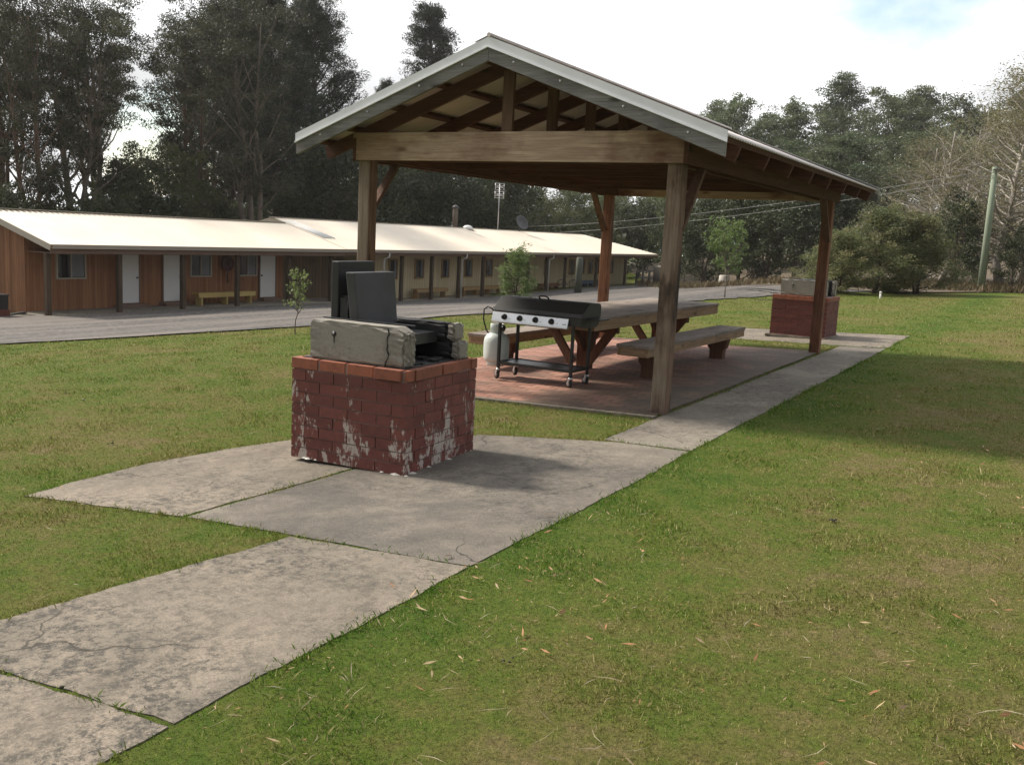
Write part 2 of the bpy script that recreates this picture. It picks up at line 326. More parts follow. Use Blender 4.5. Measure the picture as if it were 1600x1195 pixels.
M = {}
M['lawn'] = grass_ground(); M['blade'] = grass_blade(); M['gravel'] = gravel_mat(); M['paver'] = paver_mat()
M['soil'] = plain('soil', (.095, .07, .042), .95, 0, .55, 25, .6)
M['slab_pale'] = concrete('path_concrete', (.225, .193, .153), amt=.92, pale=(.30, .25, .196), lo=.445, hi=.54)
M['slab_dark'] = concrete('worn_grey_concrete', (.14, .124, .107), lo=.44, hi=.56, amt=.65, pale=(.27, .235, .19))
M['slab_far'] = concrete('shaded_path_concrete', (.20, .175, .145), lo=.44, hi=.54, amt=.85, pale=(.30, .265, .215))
M['block'] = concrete('cast_concrete_block', (.285, .262, .228), lo=.5, hi=.64, amt=.6, pale=(.34, .315, .275), scale=2.4, streak=0)
M['soot'] = plain('sooty_plate', (.013, .013, .014), .55, 0, .45, 9, .4)
M['soot_grey'] = plain('smoked_slab', (.048, .048, .052), .6, 0, .7, 5, .5)
M['steel_plate'] = plain('greasy_steel_plate', (.10, .10, .105), .35, .7, .3, 10)
M['brick'] = brick_mat('dark_red_brick', (.125, .034, .026), (.19, .055, .042), .8)
M['brick_far'] = brick_mat('plain_red_brick', (.115, .03, .022), (.16, .042, .03), 0)
M['brick_top'] = brick_mat('orange_red_brick', (.19, .065, .038), (.33, .105, .057))
M['mortar'] = plain('mortar', (.21, .15, .13), .9, 0, .4, 30, .4)
M['lime'] = plain('lime_crust', (.5, .48, .44), .9, 0, .3, 20, .5)
M['post'] = wood('grey_front_post', (.105, .06, .04), (.27, .185, .13), 'z', dark=(.026, .018, .014), damp=.52, front_tone=(.28, .22, .168))
M['post_red'] = wood('sheltered_red_post', (.13, .058, .034), (.32, .155, .088), 'z', dark=(.03, .016, .012), damp=.3)
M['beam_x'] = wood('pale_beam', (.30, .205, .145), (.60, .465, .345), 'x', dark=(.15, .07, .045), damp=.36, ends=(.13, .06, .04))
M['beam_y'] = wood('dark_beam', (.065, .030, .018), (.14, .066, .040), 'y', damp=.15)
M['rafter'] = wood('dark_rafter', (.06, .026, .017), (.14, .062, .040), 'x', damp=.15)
M['king'] = wood('king_post', (.10, .056, .038), (.20, .12, .082), 'z', damp=.2)
M['barge'] = wood('grey_barge', (.13, .125, .12), (.29, .28, .27), 'x', damp=.25)
M['table_top'] = wood('weathered_tabletop', (.20, .165, .14), (.38, .325, .285), 'y', damp=.25)
M['table_edge'] = wood('tan_timber_edge', (.24, .155, .09), (.42, .30, .19), 'y', damp=.2)
M['table_edge_x'] = wood('tan_timber_end', (.24, .155, .09), (.42, .30, .19), 'x', damp=.2)
M['table_leg'] = wood('red_timber_leg', (.09, .045, .028), (.18, .09, .055), 'z', damp=.15)
M['galv'] = plain('galvanised_sheet', (.56, .50, .47), .5, .1, .14, 5)
M['galv_cap'] = plain('galvanised_capping', (.64, .65, .67), .45, .15, .1, 5)
M['galv_glint'] = plain('galvanised_glint', (.85, .86, .88), .35, .2, .06, 6)  # the lip's bright highlight is put into this paler metal colour
M['cream_roof'] = plain('cream_roof_sheet', (.74, .65, .53), .38, 0, .10, 1.1)
M['cream_roof_old'] = plain('clear_roof_sheet', (.72, .70, .66), .4, 0, .08, 3)
M['gutter'] = plain('cream_gutter', (.36, .315, .26), .5, 0, .08, 2)
M['fascia'] = plain('brown_fascia', (.17, .105, .075), .7, 0, .2, 4)
M['brown_clad'] = cladding('brown_board_cladding', (.25, .11, .055), (.39, .19, .095), .11, 'y')
M['brown_clad_x'] = cladding('brown_board_gable', (.20, .088, .045), (.32, .155, .08), .11, 'x')
M['dim_clad'] = cladding('brown_panel_wall', (.20, .145, .10), (.25, .18, .12), .2, 'y', .3)
M['cream_clad'] = cladding('cream_board_cladding', (.56, .48, .31), (.64, .55, .36), .2, 'y', .15)
M['door'] = plain('white_door', (.74, .74, .73), .5, 0, .05, 2)
M['glass'] = plain('dark_pane', (.012, .013, .016), .08, 0, .2, 3)
M['curtain'] = plain('grey_curtain', (.20, .215, .235), .8, 0, .25, 9)
M['winframe'] = plain('window_frame', (.40, .36, .30), .5, 0, .1, 4)
M['winframe_wood'] = plain('timber_window_frame', (.36, .235, .10), .6, 0, .15, 6)
M['vpost'] = wood('verandah_post', (.06, .04, .026), (.12, .085, .058), 'z', damp=.2)
M['yellow'] = plain('yellow_bench_paint', (.48, .35, .12), .6, 0, .12, 5)
M['pine_bench'] = plain('pale_timber_bench', (.36, .23, .10), .65, 0, .15, 5)
M['rust_bench'] = plain('red_brown_bench', (.19, .085, .04), .65, 0, .15, 5)
M['blue'] = plain('blue_bench_paint', (.06, .10, .18), .6, 0, .2, 5)
M['pale_blue'] = plain('faded_blue_paint', (.17, .22, .26), .6, 0, .2, 5)
M['verandah'] = concrete('verandah_concrete', (.24, .21, .18))
M['white'] = plain('white_paint', (.72, .72, .70), .5, 0, .08, 4)
M['black'] = plain('black_enamel', (.012, .012, .013), .42, 0, .3, 20)
M['hood'] = plain('matt_black_hood', (.016, .016, .016), .5, 0, .25, 30, .15)
M['stainless'] = plain('stainless_panel', (.62, .62, .63), .28, .9, .08, 14)
M['chrome'] = plain('zinc_castor_fork', (.55, .55, .56), .3, .9, .1, 20)
M['rubber'] = plain('black_rubber', (.015, .015, .015), .7, 0, .2, 20)
M['bottle'] = plain('pale_green_grey_bottle', (.52, .57, .55), .42, 0, .06, 5)
M['brass'] = plain('brass_valve', (.45, .33, .13), .35, .8, .1, 20)
M['alu'] = plain('aluminium', (.6, .6, .62), .4, .6, .1, 10)
M['darkgrey'] = plain('dark_grey_metal', (.07, .07, .075), .5, .2, .2, 6)
M['pole_green'] = wood('green_treated_pole', (.17, .21, .155), (.27, .31, .235), 'z', damp=.1, dark=(.10, .12, .09))
M['grey_post'] = wood('grey_green_post', (.07, .075, .06), (.14, .15, .12), 'z', damp=.1)
M['wire'] = plain('power_line', (.20, .20, .20), .6, 0, .1, 1)
M['hosered'] = plain('dark_red_hose', (.07, .018, .016), .6, 0, .2, 10)
M['bark_dark'] = plain('dark_bark', (.075, .056, .045), .9, 0, .4, 3, .5)
M['bark_grey'] = plain('grey_bark', (.135, .11, .09), .9, 0, .35, 3, .5)
M['bark_limb'] = plain('silvery_limb_bark', (.33, .30, .265), .85, 0, .3, 3, .3)
M['bark_red'] = plain('reddish_bark', (.12, .075, .055), .9, 0, .35, 3, .5)
M['bark_pale'] = plain('pale_bark', (.46, .43, .38), .85, 0, .3, 3, .3)
M['lf_gum'] = leafmat('gum_leaf', [(.016, .020, .011), (.032, .038, .020), (.055, .060, .033), (.09, .09, .052)])
M['lf_pine'] = leafmat('pine_needle', [(.014, .023, .013), (.026, .038, .020), (.045, .058, .032)], .2)
M['lf_hill'] = leafmat('hill_gum_leaf', [(.040, .060, .028), (.080, .105, .050), (.125, .150, .078), (.165, .18, .10)], .3)
M['lf_wattle'] = leafmat('wattle_leaf', [(.055, .072, .024), (.11, .13, .045), (.165, .18, .072)], .35)
M['lf_autumn'] = leafmat('autumn_leaf', [(.09, .095, .045), (.15, .145, .07), (.21, .19, .10), (.15, .125, .08)], .35, .15)
M['lf_bush'] = leafmat('bush_leaf', [(.055, .078, .030), (.115, .135, .054), (.19, .195, .09), (.25, .21, .115)], .42, .15)
M['lf_scrub'] = leafmat('scrub_leaf', [(.022, .033, .014), (.045, .060, .025), (.078, .090, .04)], .25)
M['lf_sap'] = leafmat('sapling_leaf', [(.085, .125, .04), (.14, .185, .06), (.20, .24, .10)], .45, .12)
M['dry_grass'] = leafmat('dry_grass', [(.10, .075, .04), (.16, .12, .065), (.09, .09, .035)], .25, .1)
M['leaf_litter'] = leafmat('fallen_leaf', [(.26, .105, .05), (.34, .16, .08), (.40, .28, .17), (.13, .075, .045)], .1, .05)
M['straw'] = leafmat('straw_twig', [(.30, .24, .15), (.20, .15, .09), (.36, .31, .22)], .05, .05)
M['dropping'] = plain('dark_pellet', (.02, .017, .013), .9, 0, .4, 40)
M['hill_far'] = plain('far_blue_hill', (.10, .14, .18), 1, 0, .15, .02)

# ------------------------------------------------------------------ ground, road, paths
def grid_axis(a, b, fine0, fine1, df, dc):
    xs = [fine0]; 
    while xs[-1] < fine1: xs.append(xs[-1]+df)
    s = df; lo = [fine0]
    while lo[-1] > a: s = min(dc, s*1.25); lo.append(lo[-1]-s)
    s = df; hi = [xs[-1]]
    while hi[-1] < b: s = min(dc, s*1.25); hi.append(hi[-1]+s)
    return np.array(lo[:0:-1]+xs+hi[1:])
gx = grid_axis(-420, 260, -30, 6, .6, 25); gy = grid_axis(-60, 600, -2, 60, .6, 25)
X, Y = np.meshgrid(gx, gy); Z = G(X, Y)
mb = MB(); ny, nx = X.shape
mb.v = list(zip(X.ravel().tolist(), Y.ravel().tolist(), Z.ravel().tolist()))
mb.f = [(j*nx+i, j*nx+i+1, (j+1)*nx+i+1, (j+1)*nx+i) for j in range(ny-1) for i in range(nx-1)]; mb.sm = [True]*len(mb.f)
tag(obj('ground', mb, M['lawn']), 'mown lawn of green and browning grass around the shelter', 'lawn', kind='structure')

SLABS = []
def jag(poly, step=.12, amp=.012, seed=0):
    r = random.Random(seed); out = []; ph = [r.uniform(0, 6.28) for _ in range(8)]; acc = 0
    for i, a in enumerate(poly):
        b = poly[(i+1) % len(poly)]; ln = math.hypot(b[0]-a[0], b[1]-a[1]); n = max(1, int(ln/step)); nx_, ny_ = -(b[1]-a[1])/ln, (b[0]-a[0])/ln
        for k in range(n):
            f = k/n; acc += ln/n; env = min(1, 8*f*(1-f)+.1)
            j = amp*env*(1.1*math.sin(acc*1.7+ph[0])+.8*math.sin(acc*4.7+ph[1])+.6*math.sin(acc*15+ph[2])+r.uniform(-.9, .9))
            out.append((a[0]+(b[0]-a[0])*f+nx_*j, a[1]+(b[1]-a[1])*f+ny_*j))
    return out
def offset(poly, d):
    n = len(poly); ar = sum(poly[i][0]*poly[(i+1) % n][1]-poly[(i+1) % n][0]*poly[i][1] for i in range(n)); sg = 1 if ar > 0 else -1
    o = []
    for i in range(n):
        a, b, c = poly[i-1], poly[i], poly[(i+1) % n]
        e1 = Vector((b[0]-a[0], b[1]-a[1])).normalized(); e2 = Vector((c[0]-b[0], c[1]-b[1])).normalized()
        n1 = Vector((e1.y, -e1.x))*sg; n2 = Vector((e2.y, -e2.x))*sg; nn = (n1+n2); nn = nn/max(.5, nn.length_squared)*2 if nn.length else n1
        o.append((b[0]+nn.x*d/1, b[1]+nn.y*d/1))
    return o
def slab(name, poly, mat, lift, amp, seed, label, cat, soil=0):
    SLABS.append(poly); p = jag(poly, .05, amp, seed)
    vs = [(x, y, gz(x, y)+lift) for x, y in p]+[(x, y, gz(x, y)-.12) for x, y in p]; n = len(p)
    m = MB(); m.add(vs, [tuple(range(n)), tuple(range(n, 2*n))[::-1]]+[(i, (i+1) % n, n+(i+1) % n, n+i) for i in range(n)])
    tag(obj(name, m, mat, bevel=0), label, cat, kind='structure')
    if soil:
        q = jag(offset(poly, soil), .05, .032, seed+50); n = len(q); s = MB(); s.add([(x, y, gz(x, y)+.0025) for x, y in q], [tuple(range(n))])
        tag(obj('soil', s, M['soil']), 'bare brown soil showing along the edge of the '+cat, 'soil', kind='structure')
gapx = -2.39
slab('path', [(-6.5, .3), (-2.36, .3), (gapx, 2.06), (-3.24, 2.005), (-3.74, 1.975), (-6.6, 1.80)], M['slab_pale'], .0055, .006, 1, 'nearest pale concrete path slab at the lower left corner', 'concrete path')
slab('path', [(-3.74, 1.998), (-3.24, 2.028), (gapx, 2.083), (-2.41, 3.928), (-3.49, 3.836), (-3.62, 2.9)], M['slab_pale'], .0055, .006, 2, 'long mottled concrete path slab in front of the near brick barbecue', 'concrete path')
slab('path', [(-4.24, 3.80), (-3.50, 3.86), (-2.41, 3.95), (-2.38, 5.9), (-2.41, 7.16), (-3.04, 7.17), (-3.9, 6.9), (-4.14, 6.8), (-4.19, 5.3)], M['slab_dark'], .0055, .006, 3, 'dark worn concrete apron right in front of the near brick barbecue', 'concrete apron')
slab('path', [(-5.43, 3.58), (-4.28, 3.79), (-4.23, 5.3), (-4.18, 6.8), (-5.0, 6.5), (-5.27, 5.74), (-5.43, 5.2), (-5.53, 4.6), (-5.49, 3.95)], M['slab_pale'], .0055, .006, 4, 'pale concrete slab to the left of the near brick barbecue', 'concrete apron')
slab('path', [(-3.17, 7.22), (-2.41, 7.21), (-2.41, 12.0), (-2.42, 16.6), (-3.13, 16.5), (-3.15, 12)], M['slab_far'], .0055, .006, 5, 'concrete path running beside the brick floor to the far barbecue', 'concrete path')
slab('path', [(-5.9, 16.75), (-3.13, 16.57), (-2.42, 16.66), (-2.43, 19.4), (-5.85, 18.95)], M['slab_pale'], .0055, .006, 6, 'concrete apron under the far brick barbecue', 'concrete apron')
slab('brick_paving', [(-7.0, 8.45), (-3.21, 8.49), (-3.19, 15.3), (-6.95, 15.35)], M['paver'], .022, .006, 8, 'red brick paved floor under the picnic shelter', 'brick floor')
s = MB(); s.prism([(8.36, gz(-5, 8.4)-.1), (8.36, gz(-5, 8.4)+.026), (8.45, gz(-5, 8.4)+.028), (8.45, gz(-5, 8.4)-.1)], 'x', 0, 1)
s = MB()
for i in range(12):
    x0 = -7.02+i*.32; x1 = x0+.318; z = [gz(x, 8.4) for x in (x0, x1)]; e = random.uniform(-.006, .006)
    s.add([(x0, 8.35+e, z[0]-.1), (x1, 8.35+e, z[1]-.1), (x1, 8.448, z[1]-.1), (x0, 8.448, z[0]-.1), (x0, 8.35+e, z[0]+.026), (x1, 8.35+e, z[1]+.026), (x1, 8.448, z[1]+.024), (x0, 8.448, z[0]+.024)],
          [(0, 3, 2, 1), (4, 5, 6, 7), (0, 1, 5, 4), (1, 2, 6, 5), (2, 3, 7, 6), (3, 0, 4, 7)])
tag(obj('kerb', s, M['slab_pale']), 'narrow concrete kerb along the front of the brick floor', 'kerb', kind='structure')
SLABS.append([(-7.02, 8.35), (-3.2, 8.35), (-3.2, 8.5), (-7.02, 8.5)])
# gravel road in front of the cabins
near = [(-28, 2.5), (-21.5, 5.2), (-17.3, 9.9), (-15.11, 12.71), (-13.35, 15.3), (-11.9, 19.6), (-10.2, 24.4), (-8.6, 31.3), (-7.2, 36.5), (-4, 46)]
far = [(-36, 12.5), (-31, 14.5), (-27.0, 16.4), (-24.75, 17.3), (-24.7, 24), (-24.7, 32), (-24.7, 42), (-24.7, 52), (-24.5, 62), (-12, 66)]
def interp(pl, n):
    P = np.array(pl); d = np.r_[0, np.cumsum(np.hypot(*np.diff(P, axis=0).T))]; t = np.linspace(0, d[-1], n); return np.c_[np.interp(t, d, P[:, 0]), np.interp(t, d, P[:, 1])]
n = 140; a = interp(near, n); b = interp(far, n); a += rng.normal(0, .13, a.shape); k = 26
tt = np.linspace(0, 1, k)[:, None, None]; P = a[None]*(1-tt)+b[None]*tt
m = MB(); zz = G(P[..., 0], P[..., 1])+.03
m.v = [(*P[j, i].tolist(), float(zz[j, i])) for j in range(k) for i in range(n)]
m.f = [(j*n+i, j*n+i+1, (j+1)*n+i+1, (j+1)*n+i) for j in range(k-1) for i in range(n-1)]; m.sm = [True]*len(m.f)
tag(obj('road', m, M['gravel']), 'grey gravel driveway between the lawn and the cabins', 'gravel road', kind='structure')
ROADPOLY = [tuple(p) for p in near]+[tuple(p) for p in far[::-1]]
# far hills seen between the trunks
m = MB(); hp = []
for i in range(60):
    a_ = R_(-75+i*1.6); d = 520; hp.append((math.sin(a_)*d, math.cos(a_)*d, 16+9*math.sin(i*.33)+5*math.sin(i*.8+1)+3*math.sin(i*1.9)))
for x, y, z in hp: m.v += [(x*.86, y*.86, -4), (x, y, z), (x*1.12, y*1.12, -4)]
for i in range(59): m.f += [(i*3, i*3+3, i*3+4, i*3+1), (i*3+1, i*3+4, i*3+5, i*3+2)]
m.sm = [True]*len(m.f)
tag(obj('hills', m, M['hill_far']), 'distant bluish hills behind the trees', 'hills', kind='structure')

fl0 = [(-26.5, 66), (-24, 60.5), (-16.5, 52.5), (-12.2, 44.2), (-8.6, 40.2), (-5.9, 38.0), (-4.2, 39.5), (-2, 42.5), (6, 48)]
fl1 = [(-110, 200), (-80, 200), (-60, 200), (-40, 200), (-20, 200), (0, 200), (20, 190), (40, 150), (40, 90)]
n = 60; a = interp(fl0, n); b = interp(fl1, n); k = 30; tt = (np.linspace(0, 1, k)**2)[:, None, None]; P = a[None]*(1-tt)+b[None]*tt; zz = G(P[..., 0], P[..., 1])+.05
m = MB(); m.v = [(*P[j, i].tolist(), float(zz[j, i])) for j in range(k) for i in range(n)]; m.f = [(j*n+i, j*n+i+1, (j+1)*n+i+1, (j+1)*n+i) for j in range(k-1) for i in range(n-1)]; m.sm = [True]*len(m.f)
tag(obj('forest_floor', m, M['soil']), 'brown leaf strewn forest floor beyond the lawn and driveway', 'forest floor', kind='structure')

# ------------------------------------------------------------------ picnic shelter
SX0, SX1, SY0, SY1 = -6.914, -3.167, 8.60, 15.236
SZ = -.04; BB = 2.30; BH = .29; CX = (SX0+SX1)/2; RF, RB, HW, EZ, PZ = 8.2, 15.72, 2.39, 2.52, 3.40
SL = (PZ-EZ)/HW
def roofz(x): return PZ-SL*abs(x-CX)
sh = thing('picnic_shelter', 'open timber picnic shelter with a corrugated gable roof over the brick floor', 'shelter', (CX, (SY0+SY1)/2, gz(CX, 11.9)))
for x in (SX0, SX1-.15):
    for y in (SY0, SY1-.15):
        b_ = MB(); z0 = gz(x, y)-.15
        b_.box(x, x+.15, y, y+.15, z0, BB+.2)
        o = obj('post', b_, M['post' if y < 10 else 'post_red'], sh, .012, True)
        s_ = 1 if y < 10 else -1; yy = y+.15 if s_ > 0 else y
        br = MB(); xb = x+.11 if x > CX else x+.04
        br.beam((xb, yy-s_*.03, BB-.60), (xb, yy+s_*.50, BB+.03), .045, .095, (1, 0, 0)); obj('brace', br, M['king'], sh, .004, True)
for y in (SY0-.047, SY1+.002):
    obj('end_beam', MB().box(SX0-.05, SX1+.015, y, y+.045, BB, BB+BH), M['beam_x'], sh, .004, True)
for x in (SX0-.049, SX1+.017):
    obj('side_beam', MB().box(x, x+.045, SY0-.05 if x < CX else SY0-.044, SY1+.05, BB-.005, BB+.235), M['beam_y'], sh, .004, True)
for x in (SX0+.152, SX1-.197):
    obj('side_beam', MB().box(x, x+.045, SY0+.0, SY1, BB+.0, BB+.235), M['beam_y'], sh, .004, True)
RY = [SY0+.045+.95*i for i in range(7)]+[SY1-.045]
for i, y in enumerate(RY):
    for sg in (-1, 1):
        e = CX+sg*(HW-.03)
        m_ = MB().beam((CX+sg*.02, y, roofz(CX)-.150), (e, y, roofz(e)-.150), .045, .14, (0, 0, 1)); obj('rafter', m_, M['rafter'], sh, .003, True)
    xk = CX+.16 if i == 0 else CX
    obj('king_post', MB().box(CX-.06, CX+.06, y-.0235-.046, y-.0235, BB+(BH if i == 0 else .22), PZ-.215), M['king'], sh, .003, True)
    if 0 < i < 7: obj('tie_beam', MB().box(SX0+.2, SX1-.2, y+.024, y+.069, BB+.07, BB+.235), M['rafter'], sh, .003, True)
for sg in (-1, 1):
    for q in (.2, .78, 1.36, 1.94, 2.32):
        x = CX+sg*q; z = roofz(x)-.052
        m_ = MB().beam((x, RF+.05, z), (x, RB-.05, z), .07, .045, (-sg*-SL, 0, 1)); obj('purlin', m_, M['rafter'], sh, .003, True)
def corr(fa, fb, n0, n1, pitch, amp, nrm, seg=6):
    """corrugated sheet: fa(t), fb(t) give the upper and lower edge points at distance t"""
    m = MB(); k = int((n1-n0)/pitch*seg); nv = Vector(nrm).normalized()
    for i in range(k+1):
        t = n0+(n1-n0)*i/k; o = nv*amp*math.sin(2*math.pi*i/seg)
        m.v += [tuple(Vector(fa(t))+o), tuple(Vector(fb(t))+o)]
    m.f = [(2*i, 2*i+1, 2*i+3, 2*i+2) for i in range(k)]; m.sm = [True]*k; return m
for sg in (-1, 1):
    m_ = corr(lambda t: (CX+sg*.01, t, PZ-.010), lambda t: (CX+sg*HW, t, EZ-.010), RF, RB, .076, .009, (sg*SL, 0, 1), 8)
    o = obj('roof_sheet', m_, M['galv'], sh, 0, True)
    sm_ = o.modifiers.new('thick', 'SOLIDIFY'); sm_.thickness = .003
    for yb, s2 in ((RF-.012, -1), (RB+.012, 1)):
        e = CX+sg*(HW+.005)
        m_ = MB().prism([(CX+sg*.001, PZ-.072), (e, EZ-.072), (e, EZ-.197), (CX+sg*.001, PZ-.197)], 'y', yb-.019, yb+.019)
        bo = obj('barge_board', m_, M['barge'], sh, .004, True)
        c_ = MB(); yo = yb+s2*.021; x2 = e+sg*.012; z2 = EZ-SL*.012
        c_.prism([(CX, PZ+.028), (x2, z2+.028), (x2, z2-.070), (CX, PZ-.070)], 'y', yo-.002, yo+.002)
        c_.prism([(CX, PZ+.028), (x2, z2+.028), (x2, z2+.024), (CX, PZ+.024)], 'y', *sorted((yo-s2*.0025, yo-s2*.16)))
        c2_ = MB(); c2_.prism([(CX, PZ-.058), (x2, z2-.058), (x2, z2-.072), (CX, PZ-.072)], 'y', *sorted((yo+s2*.0022, yo+s2*.018)))
        obj('barge_capping', c_, M['galv_cap'], sh, 0, True); obj('capping_lip', c2_, M['galv_glint'], sh, 0, True)
        if s2 < 0:
            for q in (.12, .33, .6, .86):
                x = CX+sg*HW*q; obj('bolt', MB().lathe([(.0, 0), (.012, 0), (.012, -.008), (.0, -.012)], (x, yb-.0195, roofz(x)-.115), 8, 'y'), M['alu'], sh, 0, True)
rc = MB()
for sg in (-1, 1):
    rc.beam((CX+sg*.08, RF-.035, PZ+.012), (CX+sg*.08, RB+.035, PZ+.012), .17, .004, (sg*SL, 0, 1))
rc.tube([(CX, RF-.04, PZ+.042), (CX, RB+.04, PZ+.042)], .022, 10); obj('ridge_cap', rc, M['galv'], sh, 0, True)

# ------------------------------------------------------------------ brick barbecues
def add_tone(o, fn=None):
    me = o.data; a = me.attributes.new('tone', 'FLOAT', 'FACE'); n = len(me.polygons); 
    a.data.foreach_set('value', np.asarray(fn(n) if fn else rng.random(n), np.float32))
def bricks(wd, dp, z0, courses, ch, bl, inset, seed, jit, gp=.004):
    r = random.Random(seed); m = MB(); tone = []
    for c in range(courses):
        za = z0+c*ch+.004; zb = z0+(c+1)*ch-.004; off = (bl/2 if c % 2 else 0)
        for face in range(4):
            ln = wd if face % 2 == 0 else dp; t = -off
            while t < ln-.02:
                a_, b_ = max(0, t)+(gp if t > 0 else 0), min(ln, t+bl)-(gp if t+bl < ln-.005 else 0); t += bl
                if b_-a_ < .03: continue
                j = r.uniform(-jit, jit); tv = r.random(); th = .09
                x0, x1 = a_-ln/2, b_-ln/2
                if face == 0: m.box(x0, x1, -dp/2+j, -dp/2+th, za, zb)
                if face == 2: m.box(x0, x1, dp/2-th, dp/2+j, za, zb)
                if face == 1: m.box(wd/2-th, wd/2+j+.0007, x0 if x0 > -ln/2+.01 else x0+th+.002, x1 if x1 < ln/2-.01 else x1-th-.002, za, zb)
                if face == 3: m.box(-wd/2+j-.0007, -wd/2+th, x0 if x0 > -ln/2+.01 else x0+th+.002, x1 if x1 < ln/2-.01 else x1-th-.002, za, zb)
                tone += [tv]*6
    return m, tone
def rough_block(x0, x1, y0, y1, z0, z1, amp, seed, chip=None):
    bm = bmesh.new(); r = random.Random(seed)
    bmesh.ops.create_cube(bm, size=1)
    bmesh.ops.scale(bm, vec=(x1-x0, y1-y0, z1-z0), verts=bm.verts); bmesh.ops.translate(bm, vec=((x0+x1)/2, (y0+y1)/2, (z0+z1)/2), verts=bm.verts)
    bmesh.ops.bevel(bm, geom=bm.edges[:], offset=.014, segments=2, affect='EDGES')
    bmesh.ops.subdivide_edges(bm, edges=[e for e in bm.edges if e.calc_length() > .05], cuts=9, use_grid_fill=True)
    for v in bm.verts:
        e = sum(abs(abs(v.co[k]-c)-h) < .02 for k, (c, h) in enumerate((((x0+x1)/2, (x1-x0)/2), ((y0+y1)/2, (y1-y0)/2), ((z0+z1)/2, (z1-z0)/2))))
        a = amp*.2 if e < 2 else amp*1.6; cen = Vector(((x0+x1)/2, (y0+y1)/2, (z0+z1)/2)); v.co += Vector((r.uniform(-a, a), r.uniform(-a, a), r.uniform(-a, a)))
        if e >= 2 and r.random() < .16: v.co += (cen-v.co).normalized()*r.uniform(.001, .006)
        if chip: chip(v)
    m = MB(); bm.verts.index_update(); m.add([v.co[:] for v in bm.verts], [tuple(v.index for v in f.verts) for f in bm.faces]); bm.free(); return m
